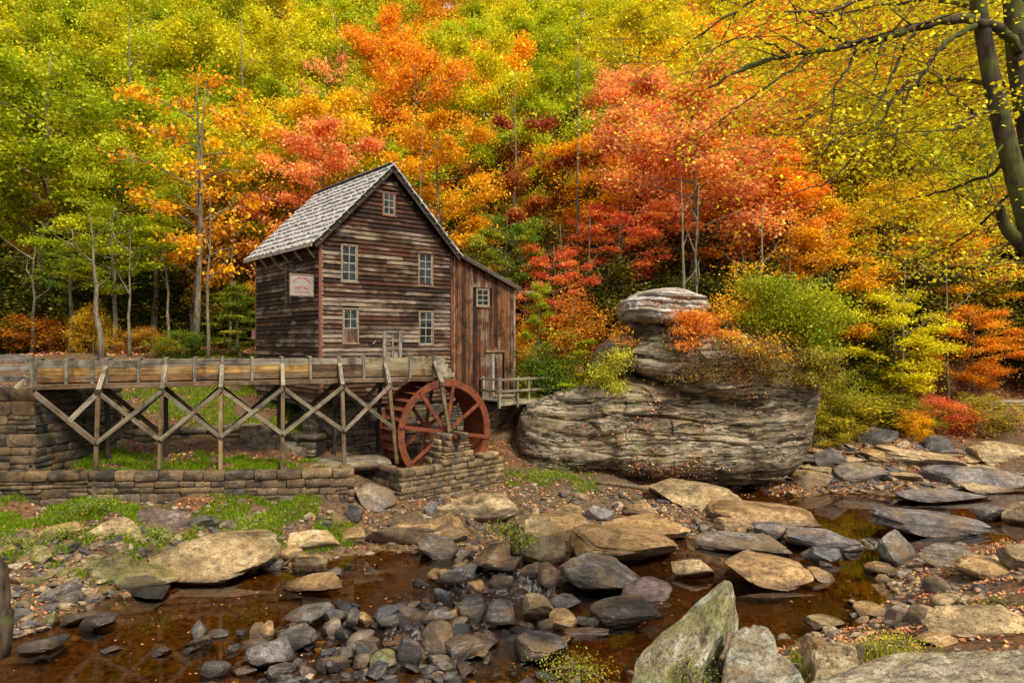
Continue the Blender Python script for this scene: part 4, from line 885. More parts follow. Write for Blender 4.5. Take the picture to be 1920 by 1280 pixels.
# back and right sides in one piece each (never seen face on)
for nm, P0, D_, L_ in (('rear_wall', gpt(0, 0, -SL - .0), g_, GW), ('right_wall', gpt(GW, 0), s_, SL)):
    n = Vector((-D_.y, D_.x, 0)) if nm == 'rear_wall' else g_
    m = MB(); m.box(P0 + UP * ZB, D_ * L_, n * .03, UP * (rz(0) - ZB)); obj(nm, m.mesh(nm, clap_mat), None, mill, (.08, .05, .035))
beam('corner_board', gpt(-.01, ZB - .05, .03), gpt(-.01, rz(0), .03), .10, .10, mill, (.2, .09, .07), trim_r, up=gn)
beam('corner_board', gpt(.07, ZB - .05, .035), gpt(.07, rz(0), .035), .07, .04, mill, (.3, .25, .2), trim_t, up=gn)
beam('corner_board', spt(SL, ZB, .02), spt(SL, rz(0), .02), .10, .08, mill, (.3, .25, .2), trim_t, up=sn)
# roof: one course of split shakes after another
roofL = obj('roof', MB().mesh('roof', dark), None, mill) if 0 else None
ov, ove, ovb = .34, .42, .25
sl = Vector(((g_ * -1).x, (g_ * -1).y, -1.015)).normalized(); slr = Vector((g_.x, g_.y, -1.015)).normalized()
ridge0 = gpt(GW / 2, PK, ov); ridge1 = gpt(GW / 2, PK, -SL - ovb); RL = (ridge1 - ridge0).length
LS = (GW / 2 + ove) * math.hypot(1, 1.015)
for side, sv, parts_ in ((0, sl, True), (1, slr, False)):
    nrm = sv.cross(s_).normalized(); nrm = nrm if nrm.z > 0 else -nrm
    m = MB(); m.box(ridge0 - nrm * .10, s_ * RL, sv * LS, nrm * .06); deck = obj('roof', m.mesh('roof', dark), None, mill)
    nC = 13; ex = LS / nC
    for c in range(nC):
        m = MB(); t = -.02 + rr.uniform(-.03, 0)
        while t < RL:
            w = rr.uniform(.09, .24); 
            if t + w > RL + .05: w = RL + .05 - t
            b0 = sv * (ex * (c + 1) + rr.uniform(-.05, .05)); u0 = sv * (ex * c - .12); th = rr.uniform(.035, .06); lift = rr.uniform(.0, .025)
            o_ = ridge0 + s_ * (t + .006)
            V = [o_ + u0 - nrm * .03, o_ + s_ * (w - .012) + u0 - nrm * .03, o_ + s_ * (w - .012) + b0 + nrm * (lift), o_ + b0 + nrm * (lift)]
            V += [v + nrm * th * (1.2 if i > 1 else .5) for i, v in enumerate(V)]
            m.add(V, [(4, 5, 6, 7), (0, 3, 2, 1), (3, 7, 6, 2), (0, 4, 7, 3), (1, 2, 6, 5), (0, 1, 5, 4)]); t += w
            if w < .02: break
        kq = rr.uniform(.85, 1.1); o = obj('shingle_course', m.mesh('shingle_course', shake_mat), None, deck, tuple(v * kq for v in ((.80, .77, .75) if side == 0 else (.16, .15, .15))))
    beam('rake_board', ridge0 - nrm * .12 - gn * .03, ridge0 + sv * LS - nrm * .12 - gn * .03, .03, .17, mill, (.06, .045, .035), up=nrm)
    for k in range(9): 
        p = ridge0 + sv * (LS * (k + .6) / 9.2) - nrm * .10 + gn * .0; beam('nail_block', p, p + gn * .05, .05, .05, mill, (.3, .28, .24))
m = MB(); m.box(ridge0 + Vector((-.0, 0, .03)) + sl * .17, s_ * RL, -sl * .17 - sl * .0, UP * .035); 
beam('ridge_cap', ridge0 + sl * .06 + UP * .07, ridge1 + sl * .06 + UP * .07, .22, .04, mill, (.08, .07, .065), up=UP)
# eave brackets of the left side and the boxed eave
ze = rz(0) - .05
for k in range(6):
    s = .35 + k * (SL - .5) / 5; q = spt(s, ze - .62, .03); tp = spt(s, ze - .12, ove + .05)
    beam('eave_bracket', q, tp, .07, .07, mill, (.55, .48, .34)); beam('rafter_tail', spt(s, ze - .02, 0), spt(s, ze - .16, ove + .02), .07, .09, mill, (.5, .44, .32))
beam('eave_board', spt(-ov, ze - .24, ove + .05), spt(SL + ovb, ze - .24, ove + .05), .05, .12, mill, (.55, .49, .38))
beam('eave_return', gpt(-.42, ze - .15, .16), gpt(-.02, ze + .02, .12), .10, .10, mill, (.42, .36, .25))
# windows
def window(P, nrm, s0, s1, z0, z1, rows, cols, fm, boarded=False, parent=mill):
    a = P(s0, z0); ax = (P(s1, z0) - a).normalized(); w = s1 - s0; h = z1 - z0; tw = .06
    fr = MB()
    def bar(u0, v0, u1, v1, n0=-.02, n1=.05): fr.box(a + ax * u0 + UP * v0 + nrm * n0, ax * (u1 - u0), UP * (v1 - v0), nrm * (n1 - n0))
    bar(0, 0, tw, h); bar(w - tw, 0, w, h); bar(tw, h - tw, w - tw, h, -.02, .055); bar(-.03, -.05, w + .03, 0, -.02, .09); bar(tw, 0, w - tw, .03, -.02, .03)
    f = obj('window', fr.mesh('window', fm), None, parent)
    fr = MB(); lo = .03; hi = h - tw; mid = lo + (hi - lo) * (.5 if not boarded else .42)
    gx0, gx1 = tw, w - tw
    secs = [(lo, hi)] if rows <= 3 else [(lo, mid), (mid, hi)]
    if boarded: secs = [(mid, hi)]
    for si, (v0, v1) in enumerate(secs):
        nn = .012 if si == 0 and len(secs) > 1 else .03
        nr_ = rows if len(secs) == 1 else rows // 2
        if boarded: nr_ = 2
        e2 = .026
        def b2(u0, v0, u1, v1, o=0.0): fr.box(a + ax * u0 + UP * v0 + nrm * (nn - .02), ax * (u1 - u0), UP * (v1 - v0), nrm * (.02 + o))
        b2(gx0, v0, gx0 + e2, v1); b2(gx1 - e2, v0, gx1, v1); b2(gx0 + e2, v0, gx1 - e2, v0 + e2, .002); b2(gx0 + e2, v1 - e2, gx1 - e2, v1, .002)
        for c in range(1, cols): u = gx0 + (gx1 - gx0) * c / cols; b2(u - .011, v0 + e2, u + .011, v1 - e2, .001)
        for r_ in range(1, nr_): v = v0 + (v1 - v0) * r_ / nr_; b2(gx0 + e2, v - .011, gx1 - e2, v + .011, .003)
        for c in range(cols):
            for r_ in range(nr_):
                u0 = gx0 + (gx1 - gx0) * c / cols + .006; u1 = gx0 + (gx1 - gx0) * (c + 1) / cols - .006; p0 = v0 + (v1 - v0) * r_ / nr_ + .006; p1 = v0 + (v1 - v0) * (r_ + 1) / nr_ - .006
                pm = MB(); tl = rr.uniform(-.004, .004); base = a + nrm * (nn - .014)
                pm.box(base + ax * u0 + UP * p0 + nrm * tl, ax * (u1 - u0) - nrm * tl * 2, UP * (p1 - p0), nrm * .004); obj('pane', pm.mesh('pane', glass), None, f)
    obj('sash', fr.mesh('sash', trim_w), None, f)
    if boarded:
        for k in range(3):
            q = MB(); q.box(a + ax * (gx0 + (gx1 - gx0) * k / 3) + UP * lo + nrm * .0, ax * ((gx1 - gx0) / 3 - .01), UP * (mid - lo - .01), nrm * .03); obj('board', q.mesh('board', vert_mat), None, f, (.16, .09, .06))
    return f
G = lambda s, z: gpt(s, z)
window(G, gn, *WIN[0], 4, 2, trim_t); window(G, gn, *WIN[1], 4, 2, trim_t); window(G, gn, *WIN[2], 4, 2, trim_t, True); window(G, gn, *WIN[3], 4, 2, trim_t); window(G, gn, *WIN[4], 3, 2, trim_r)
# plank door high on the shaded side wall
for k in range(4): beam('door_board', spt(2.35 + k * .22, ze - 2.2, .045), spt(2.35 + k * .22, ze - .5, .045), .21, .03, mill, (.045, .022, .018), vert_mat, up=sn)
# lean-to
L0, L1 = GW + .03, 9.11; zl0, zl1 = 9.70, 8.36; lean = 0
def lz(s): return zl0 + (zl1 - zl0) * (s - L0) / (L1 - L0)
shm = MB(); q0, q1, q2, q3 = gpt(L0, 0, -.05), gpt(L1 - .03, 0, -.05), gpt(L1 - .03, 0, -4.6), gpt(L0, 0, -4.6)
shm.add([(p.x, p.y, 3.3) for p in (q0, q1, q2, q3)] + [(q0.x, q0.y, zl0 - .1), (q1.x, q1.y, zl1 - .1), (q2.x, q2.y, zl1 - .1), (q3.x, q3.y, zl0 - .1)], [(0, 1, 5, 4), (1, 2, 6, 5), (2, 3, 7, 6), (3, 0, 4, 7), (4, 5, 6, 7), (3, 2, 1, 0)])
obj('lean_to_sheathing', shm.mesh('lean_to_sheathing', dark), None, mill)
lw = (g_s(892), g_s(917), g_z(904, 574), g_z(904, 541))
cv = [(.12, .036, .015), (.15, .055, .02), (.19, .08, .032), (.06, .026, .014), (.24, .13, .065), (.12, .062, .034)]
s = L0
dS0, dS1, dZ = g_s(912), g_s(941), g_z(926, 659)
while s < L1 - .02:
    w = min(rr.uniform(.14, .23), L1 - s); zt = lz(s + w / 2) - .03; zb = 3.35 + rr.uniform(-.06, .12); o_ = rr.uniform(.0, .02)
    segs = [(zb, zt)]
    if s + w > lw[0] - .02 and s < lw[1]: segs = [(zb, lw[2] - .04), (lw[3] + .04, zt)]
    if s + w > dS0 and s < dS1 + .02: segs = [(dZ + .03, segs[-1][1])] if len(segs) == 1 else segs
    if rr.random() < .25 and len(segs) == 1: zm = rr.uniform(5, 7.5); segs = [(zb, zm), (zm + .01, zt)] if zb < zm - .5 else segs
    c = rr.choice(cv[:4] if s < L0 + 1.2 else cv)
    for a, b in segs: beam('siding_board', gpt(s + w / 2, a, .012 + o_), gpt(s + w / 2, b, .012 + o_), w - .012, .03, mill, c, vert_mat, up=gn)
    if not (s + w > dS0 and s < dS1) and not (s > lw[0] - .12 and s < lw[1] + .02) and rr.random() < .7:
        beam('batten', gpt(s, zb, .05), gpt(s, lz(s) - .05, .05), .045, .03, mill, rr.choice([(.42, .33, .24), (.30, .2, .12), (.2, .12, .07)]), vert_mat, up=gn)
    s += w
beam('corner_board', gpt(L0 + .02, 3.3, .06), gpt(L0 + .02, zl0, .06), .11, .04, mill, (.17, .05, .03), vert_mat, up=gn)
beam('corner_board', gpt(L1, 3.3, .05), gpt(L1, zl1 - .05, .05), .10, .05, mill, (.36, .29, .2), vert_mat, up=gn)
window(G, gn, lw[0], lw[1], lw[2], lw[3], 3, 2, trim_t)
for k in range(3):
    a = dS0 + (dS1 - dS0) * (k + .5) / 3; beam('door_board', gpt(a, 3.5, .02), gpt(a, dZ - .02, .02), (dS1 - dS0) / 3 - .01, .03, mill, (.17, .12, .09) if k != 1 else (.30, .27, .25), vert_mat, up=gn)
beam('door_head', gpt(dS0 - .08, dZ + .02, .07), gpt(dS1 + .08, dZ + .02, .07), .06, .09, mill, (.34, .2, .11))
# lean-to roof
mr = MB(); e0 = gpt(L0 - .05, zl0 + .06, .25); dv = gpt(L1 + .25, lz(L1 + .25) + .06, .25) - e0
mr.box(e0, dv, s_ * 5.1, UP * .04); lr = obj('lean_to_roof', mr.mesh('lean_to_roof', dark_shake), None, mill, (.12, .11, .105))
for k in range(9):
    m = MB(); t = 0
    while t < 5.1:
        w = min(rr.uniform(.1, .25), 5.15 - t); a = e0 + s_ * t + dv * ((k) / 9) + UP * .05; dd = dv / 9 + dv.normalized() * rr.uniform(-.03, .06)
        m.box(a, dd - UP * -.0, s_ * (w - .01), UP * rr.uniform(.03, .05)); t += w
    obj('shingle_course', m.mesh('shingle_course', dark_shake), None, lr, (.22, .2, .19))
beam('lean_to_fascia', e0 - UP * .07, e0 + dv - UP * .07, .035, .11, mill, (.16, .12, .08))
beam('outrigger_arm', gpt(L1, g_z(964, 548), 0), at(1001, 547, 31.2), .06, .06, mill, (.40, .36, .28))
beam('outrigger_brace', gpt(L1, g_z(964, 562), 0), at(972, 549, 31), .05, .05, mill, (.40, .34, .24))
# stone foundation of the mill
FCOL = WY2
def fnd(a, b, zb, zt, cols, sd, **k): masonry(mill, (a.x, a.y), (b.x, b.y), zb, zt, cols, (.2, .3), (.3, .6), seed=sd, cap=False, **k)
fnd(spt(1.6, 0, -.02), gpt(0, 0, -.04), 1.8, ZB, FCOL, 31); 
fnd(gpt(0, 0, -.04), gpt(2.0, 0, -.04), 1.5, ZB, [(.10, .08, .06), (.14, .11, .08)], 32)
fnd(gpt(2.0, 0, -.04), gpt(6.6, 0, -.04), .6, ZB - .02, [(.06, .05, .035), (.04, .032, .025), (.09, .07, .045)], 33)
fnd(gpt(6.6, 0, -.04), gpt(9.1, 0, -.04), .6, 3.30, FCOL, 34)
fnd(gpt(9.1, 0, -.04), gpt(9.1, 0, -3.0), .6, 3.30, FCOL, 35)

# ------------------------------------------------------------------ hanging sign
sg = empty('hanging_sign', spt(.5, 8.6, .5), 'white board sign with red lettering hanging from an iron rod at the mill corner', 'sign')
def px_sign(t, z, off=0): p = spt(.40, z, 0) + sn * t + gn * off; return p
sz = lambda py: H - (py - 640) / F * 24.85
t0, t1, zb_, zt_ = .10, .95, sz(553), sz(515)
m = MB(); m.box(px_sign(t0, zb_), sn * (t1 - t0), UP * (zt_ - zb_), gn * .03); obj('panel', m.mesh('panel', board_w), None, sg)
for a, b, c, d in ((t0 - .03, zb_ - .04, t1 + .03, zb_), (t0 - .03, zt_, t1 + .03, zt_ + .04), (t0 - .03, zb_, t0, zt_), (t1, zb_, t1 + .03, zt_)):
    m = MB(); m.box(px_sign(a, b, -.01), sn * (c - a), UP * (d - b), gn * .06); obj('frame', m.mesh('frame', trim_t), None, sg)
beam('rod', spt(.40, sz(509), -.02), px_sign(1.35, sz(505)), .03, .03, sg, (.16, .08, .06), bronze); beam('rod', spt(.40, sz(478), 0), px_sign(.75, sz(507)), .02, .02, sg, (.16, .08, .06), bronze)
for t in (t0 + .1, t1 - .12): beam('hanger', px_sign(t, zt_ + .03), px_sign(t, sz(508)), .018, .018, sg, (.1, .08, .06), bronze)
import bmesh
def lettering(txt, size, cx, cz, rot=0.0):
    cu = bpy.data.curves.new('lettering', 'FONT'); cu.body = txt; cu.size = size; cu.align_x = 'CENTER'; cu.align_y = 'CENTER'; cu.extrude = .002; cu.resolution_u = 2; cu.materials.append(red_ink); cu.offset = size * .012
    o = bpy.data.objects.new('lettering', cu); p = px_sign(cx, cz, .034); X = -sn
    M = Matrix(((X.x, 0, gn.x, p.x), (X.y, 0, gn.y, p.y), (0, 1, 0, p.z), (0, 0, 0, 1))) @ Matrix.Rotation(rot, 4, 'Z'); C.objects.link(o); bpy.context.view_layer.update(); me = bpy.data.meshes.new_from_object(o.evaluated_get(bpy.context.evaluated_depsgraph_get())); bpy.data.objects.remove(o); obj('lettering', me, M, sg)
mid = (t0 + t1) / 2; hh = zt_ - zb_
arc = 'GLADE CREEK'
for k, ch in enumerate(arc):
    if ch == ' ': continue
    an = R(58 - 116 * k / (len(arc) - 1)); r_ = .34
    lettering(ch, .105, mid + math.sin(an) * r_, zb_ + hh * .43 + math.cos(an) * r_ * .92, an)
lettering('GRIST MILL', .115, mid, zb_ + hh * .36); lettering('DEDICATED 1976', .078, mid, zb_ + hh * .15)
m = MB(); m.box(px_sign(mid - .22, zb_ + hh * .52, .031), sn * .44, UP * .018, gn * .002); obj('rule_line', m.mesh('rule_line', mat_flat('faded_green', (.35, .36, .18))), None, sg)
nb = MB(); nb.box(spt(SL + .0, 6.1, .06), s_ * .04, UP * .42, sn * .16); o = obj('notice_board', nb.mesh('notice_board', mat_flat('pink_notice', (.42, .20, .18)))); tag(o, 'small faded pink notice fixed at the far left corner of the mill', 'notice')

# ------------------------------------------------------------------ flume on its trestle
fa = Vector((-13.4, 20.2, 0)); fd = Vector((.924, .383, 0)).normalized(); fn = Vector((fd.y, -fd.x, 0))
def f_s(px): x = (px - 960) / F; return (x * fa.y - fa.x) / (fd.x - x * fd.y)
def fpt(s, z, off=0): p = fa + fd * s + fn * off; return Vector((p.x, p.y, z))
flume = empty('wooden_flume', fpt(5, 2.1), 'long weathered wooden flume on crossed trestle legs leading to the water wheel', 'flume')
TW = .85; s0, s1 = f_s(64), f_s(834); ZT, ZM = 5.45, 4.80
ribs = [67, 125, 174, 200, 260, 311, 365, 417, 473, 529.5, 582, 636, 682, 721, 769, 813]
S = [f_s(p) for p in ribs]
cuts = [s0] + [S[i] for i in (3, 6, 8, 10, 12, 14)] + [s1]
for off in (0, -TW):
    for i, (a, b) in enumerate(zip(cuts, cuts[1:])):
        z0 = ZM
        bot = (.24, .12, .04) if i < 2 else (.16, .10, .05)
        for h, c in ((.20, bot), (.225, (.42, .25, .075) if i != 4 else (.12, .065, .035)), (.22, (.27, .24, .18))):
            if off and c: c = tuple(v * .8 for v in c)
            if i >= 5: c = {(.16, .10, .05): (.24, .16, .08)}.get(c, (.36, .30, .18))
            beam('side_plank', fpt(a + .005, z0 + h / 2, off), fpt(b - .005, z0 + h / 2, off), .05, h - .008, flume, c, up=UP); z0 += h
    # heavy bottom sill and the dark slot above it
    for a, b in zip(cuts, cuts[1:]): beam('sill_beam', fpt(a, 4.68, off + (.03 if not off else -.03)), fpt(b - .004, 4.68, off + (.03 if not off else -.03)), .14, .16, flume, (.20, .125, .065), up=UP)
m = MB(); m.box(fpt(s0, ZM - .02, -.02), fd * (s1 - s0), -fn * (TW - .04), UP * .04); obj('trough_floor', m.mesh('trough_floor', wood), None, flume, (.14, .10, .07))
m = MB(); m.box(fpt(s0, 4.98, -.03), fd * (s1 - s0), -fn * (TW - .06), UP * .01); obj('trough_water', m.mesh('trough_water', mat_flat('trough_water', (.02, .018, .012), .05, .5)), None, flume)
for s in S:
    for off, sg_ in ((.055, 1), (-TW - .055, -1)): beam('rib', fpt(s, ZM - .09, off), fpt(s, ZT + .03, off), .09, .06, flume, (.25, .23, .19), up=fn)
    beam('tie', fpt(s, ZT + .035, .06), fpt(s, ZT + .035, -TW - .06), .09, .05, flume, (.30, .28, .23), up=UP)
# flared end board over the wheel
m = MB(); 
for k in range(4):
    z0 = ZT - .16 * (k + 1); V0 = fpt(s1 - .45, z0, .09); L_ = .42 + .12 * k
    beam('end_board', V0, V0 + fd * L_, .03, .152, flume, (.42, .38, .29), up=UP)
LEG = [((200, 690), (188, 735), (177, 890)), ((311, 690), (305, 735), (297, 892)), ((416, 690), (414, 735), (413, 890)), ((529, 688), (529, 732), (529, 890)), ((636, 685), (639, 727), (646, 882)), ((721, 682), (726, 722), (744, 878)), ((813, 676), (823, 711), (839, 826))]
J = []
for i, (tp, md, ft) in enumerate(LEG):
    s = f_s(tp[0]); zt = 5.28; so = .24; s_m = f_s(md[0])
    # joint below the trough, foot splayed outwards
    zf = 2.72 if i == 6 else (1.86 if i == 5 else g1(*fpt(f_s(ft[0]), 0, .62).xy) - .06)
    sp = lambda t: .14 + .40 * t
    s_f = f_s(ft[0]) ; top = fpt(s_m, 4.62, .20)
    # the foot stands nearer the camera, so follow the pixel column at that depth
    yf = fpt(s_f, 0, .62).y; foot = Vector(((ft[0] - 960) / F * yf, yf, zf))
    if i == 6: pcx, pcy = onwall(pier_c - .12, -.35); foot = Vector((pcx, pcy, 2.8))
    bc = (.26, .22, .16)
    beam('bracket', fpt(f_s(tp[0]), 5.27, .11), fpt(s_m, 4.55, .42), .085, .12, flume, (.42, .37, .28), up=fd)
    beam('cross_beam', fpt(s_m, 4.53, .46), fpt(s_m, 4.53, -TW - .5), .16, .14, flume, (.07, .05, .035), up=UP)
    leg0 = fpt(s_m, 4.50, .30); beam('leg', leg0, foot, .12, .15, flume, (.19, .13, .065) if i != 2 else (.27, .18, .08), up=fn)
    d_ = (foot - leg0); tt = (3.05 - leg0.z) / d_.z if i < 6 else 1.0
    J.append((leg0, leg0 + d_ * min(tt, .9), foot))
    # rear leg
    rb_ = fpt(s_m, 4.50, -TW - .28); gz = fpt(s_m, 0, -TW - .75); zfb = g1(gz.x, gz.y) - .05; rf = Vector((gz.x, gz.y, min(zfb, 3.9)))
    if i >= 5: rf = Vector((gz.x, gz.y, 3.6)) if i == 6 else Vector((gz.x, gz.y, 2.0))
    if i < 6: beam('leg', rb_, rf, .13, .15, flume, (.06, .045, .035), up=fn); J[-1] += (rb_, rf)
    else: J[-1] += (rb_, rf)
FN = fn * .085
for i in range(6):
    a, b = J[i], J[i + 1]; c = (.27, .23, .165)
    lowb = b[1] if i < 5 else None
    if i < 5:
        beam('brace', a[0] + FN * .9, b[1] + FN * .9, .05, .125, flume, c, up=UP); beam('brace', b[0] + FN * 1.7, a[1] + FN * 1.7, .05, .125, flume, c, up=UP)
    if i < 5:
        ra, rb2 = a[3], b[3]; la = a[3] + (a[4] - a[3]) * .72; lb = b[3] + (b[4] - b[3]) * .72
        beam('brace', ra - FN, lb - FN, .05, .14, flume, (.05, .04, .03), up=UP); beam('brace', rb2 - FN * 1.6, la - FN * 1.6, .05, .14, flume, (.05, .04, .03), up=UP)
beam('brace', fpt(f_s(66), 4.52, .12), J[0][1] + FN, .06, .15, flume, (.24, .19, .13), up=UP)
pm_ = fpt(f_s(66), 4.52, .12).lerp(J[0][1], .56); beam('brace', J[0][0] + FN, pm_ + FN, .06, .14, flume, (.34, .3, .22), up=UP)
beam('brace', J[5][1] + FN * 1.7, J[5][0].lerp(J[6][0], .04) + FN, .001, .001, flume, (.3, .3, .3)) if 0 else None
# walkway railing at the left end
rl = empty('walkway_railing', at(30, 700, 19.4), 'grey plank railing where the walkway meets the left end of the flume', 'railing')
for y in (670, 689, 710): beam('rail', at(-150, y, 19.2), at(54, y, 19.45), .04, .15, rl, (.30, .285, .25))
beam('post', at(57, 664, 19.5), at(57, 727, 19.5), .14, .10, rl, (.33, .29, .2)); beam('post', at(-70, 664, 19.3), at(-70, 727, 19.3), .12, .10, rl, (.3, .27, .2))
beam('brace', at(46, 712, 19.35), at(28, 729, 19.1), .06, .10, rl, (.36, .31, .2))
m = MB()
for k in range(26):
    p = fpt(f_s(-120) + k * .26, 5.38, -TW - .2); m.box(p, fd * .2, -fn * 1.1, UP * .04)
o = obj('walkway_deck', m.mesh('walkway_deck', wood), None, None, (.26, .2, .15)); tag(o, 'slatted walkway deck running behind the left end of the flume', 'walkway')
# sluice gate frame standing on the flume
sgt = empty('sluice_gate', fpt(f_s(735), 5.45, -.5), 'small weathered sluice gate frame on the flume in front of the mill', 'gate')
Q = lambda px, py, o=-.45: (lambda p: Vector((p.x, p.y, H - (py - 640) / F * p.y)))(fpt(f_s(px) + .15, 0, o))
beam('post', Q(718, 672), Q(718, 619), .09, .09, sgt, (.36, .34, .28), up=fn); beam('post', Q(748, 672), Q(748, 619), .12, .10, sgt, (.38, .36, .3), up=fn)
beam('top_rail', Q(716, 621), Q(751, 621), .07, .05, sgt, (.40, .37, .31)); beam('cross_board', Q(714, 652), Q(748, 652), .08, .12, sgt, (.22, .15, .12)); beam('cross_board', Q(714, 645), Q(730, 645, -.38), .06, .07, sgt, (.26, .2, .16))
beam('lift_rod', Q(724, 642), Q(724, 622), .03, .03, sgt, (.38, .36, .3)); beam('lift_rod', Q(734, 670), Q(734, 626), .035, .035, sgt, (.42, .4, .33)); 
for x in (724, 742): beam('gate_board', Q(x, 671, -.5), Q(x, 658, -.5), .22, .03, sgt, (.34, .31, .26), up=fn)
beam('tag_plate', gpt(g_s(697), g_z(697, 645), .06), gpt(g_s(702), g_z(702, 639), .06), .14, .03, mill, (.46, .25, .15))

# ------------------------------------------------------------------ water wheel
ang = R(35); wa = Vector((math.cos(ang), math.sin(ang), 0)); wnn = Vector((math.sin(ang), -math.cos(ang), 0)); WCn = Vector((-2.34, 24.5, 2.8)); WR = 1.86; WW = 1.45
ww = empty('water_wheel', WCn - UP * WR, 'large rust red steel overshot water wheel with eight spokes beside the mill', 'water wheel')
def wp(r, t, o): return WCn + wa * (r * math.cos(t)) + UP * (r * math.sin(t)) + wnn * o
def ringm(r0, r1, o0, o1, nseg=72):
    V = []; Fs = []
    for k in range(nseg):
        t = 2 * math.pi * k / nseg; V += [wp(r0, t, o0), wp(r1, t, o0), wp(r1, t, o1), wp(r0, t, o1)]
    for k in range(nseg):
        a = k * 4; b = (k + 1) % nseg * 4
        for i in range(4): j = (i + 1) % 4; Fs.append((a + i, b + i, b + j, a + j))
    m = MB(); m.add(V, Fs); return m
obj('front_rim', ringm(WR - .24, WR, -.015, .03).mesh('front_rim', rust), None, ww); obj('rear_rim', ringm(WR - .24, WR, -WW - .03, -WW + .015).mesh('rear_rim', rust), None, ww)
obj('drum', ringm(WR - .255, WR - .235, -WW, .0).mesh('drum', rust), None, ww)
NB = 32
for k in range(NB):
    t = 2 * math.pi * k / NB; m = MB(); V = []
    prof = [(WR - .24, t), (WR - .15, t + .02), (WR - .01, t + .12)]
    for r_, tt in prof: V += [wp(r_, tt, -.02), wp(r_, tt, -WW + .02)]
    for r_, tt in prof: V += [wp(r_, tt + .012, -.02), wp(r_, tt + .012, -WW + .02)]
    m.add(V, [(0, 2, 3, 1), (2, 4, 5, 3), (6, 7, 9, 8), (8, 9, 11, 10), (4, 10, 11, 5), (0, 6, 8, 2), (2, 8, 10, 4), (1, 3, 9, 7), (3, 5, 11, 9)]); obj('bucket', m.mesh('bucket', rust), None, ww)
for o_, hub in ((.045, True), (-WW - .045, False)):
    for k in range(8):
        t = R(35 + 45 * k); beam('spoke', wp(.16, t, o_), wp(WR - .03, t, o_), .035, .13, ww, (.3, .1, .04), rust, up=(-wa * math.sin(t) + UP * math.cos(t)))
        if hub:
            m = MB(); 
            for q in (-1, 1):
                p = wp(WR - .12 + q * .06, t + q * .012, .07); tube(m, [p, p + wnn * .03], [.022, .022], 6)
            obj('bolts', m.mesh('bolts', rust), None, ww)
    obj('hub', ringm(.07, .24, o_ - .03, o_ + .05, 24).mesh('hub', rust), None, ww)
m = MB(); tube(m, [WCn - wnn * (WW + .9), WCn + wnn * .55], [.085, .085], 14); tube(m, [WCn + wnn * .35, WCn + wnn * .5], [.12, .12], 14); tube(m, [WCn + wnn * .55, WCn + wnn * 1.18], [.1, .1], 14); obj('axle', m.mesh('axle', mat_flat('dark_iron_axle', (.045, .03, .028), .55, .5)), None, ww)
o = beam('bearing_block', WCn + wnn * .62 - UP * .06, WCn + wnn * .95 - UP * .06, .34, .10, ww, (.1, .05, .04), rust)

# ------------------------------------------------------------------ side deck
dk = empty('side_deck', gpt(8.4, 3.3, .6), 'small grey wooden deck with railings beside the lean-to door', 'deck')
DZ = 3.52; dv_ = 1.25
da, db = g_s(912) - .35, L1 + 1.65
for k in range(7): beam('deck_board', gpt(da, DZ, .1 + k * .18), gpt(db, DZ, .1 + k * .18), .17, .04, dk, (.33, .29, .2))
beam('rim_joist', gpt(da - .03, DZ - .10, dv_ + .07), gpt(db + .03, DZ - .10, dv_ + .07), .06, .16, dk, (.36, .32, .22)); beam('rim_joist', gpt(db + .02, DZ - .10, .05), gpt(db + .02, DZ - .10, dv_), .06, .16, dk, (.3, .26, .18))
posts = [(da + .02, dv_), (da + 1.0, dv_), (L1 - .25, dv_), (db, dv_), (db - .05, .1), (da + .02, .15)]
for i, (s, o_) in enumerate(posts): beam('post', gpt(s, DZ - .28, o_ + .04), gpt(s, DZ + .98, o_ + .04), .11, .11, dk, (.26, .27, .11) if i in (1, 2) else (.36, .32, .24), up=gn)
for z in (.42, .9):
    beam('rail', gpt(da, DZ + z, dv_ + .11), gpt(db, DZ + z, dv_ + .11), .05, .10, dk, (.40, .36, .26)); beam('rail', gpt(db + .06, DZ + z, .05), gpt(db + .06, DZ + z, dv_ + .1), .05, .10, dk, (.36, .33, .24)); beam('rail', gpt(da - .06, DZ + z, .1), gpt(da - .06, DZ + z, dv_ + .1), .05, .09, dk, (.36, .33, .24))
for s in (da + .2, L1 - .4, db - .3): beam('knee_brace', gpt(s, DZ - .2, dv_ - .05), gpt(s - .5, 2.3, .05), .09, .10, dk, (.09, .07, .05), up=gn)
o = obj('step', BLK[1], Matrix.Translation(gpt(8.35, 3.62, .35)) @ Matrix.Rotation(R(39.8), 4, 'Z') @ Matrix.Diagonal((.9, .4, .16, 1)), dk, (.3, .26, .18))
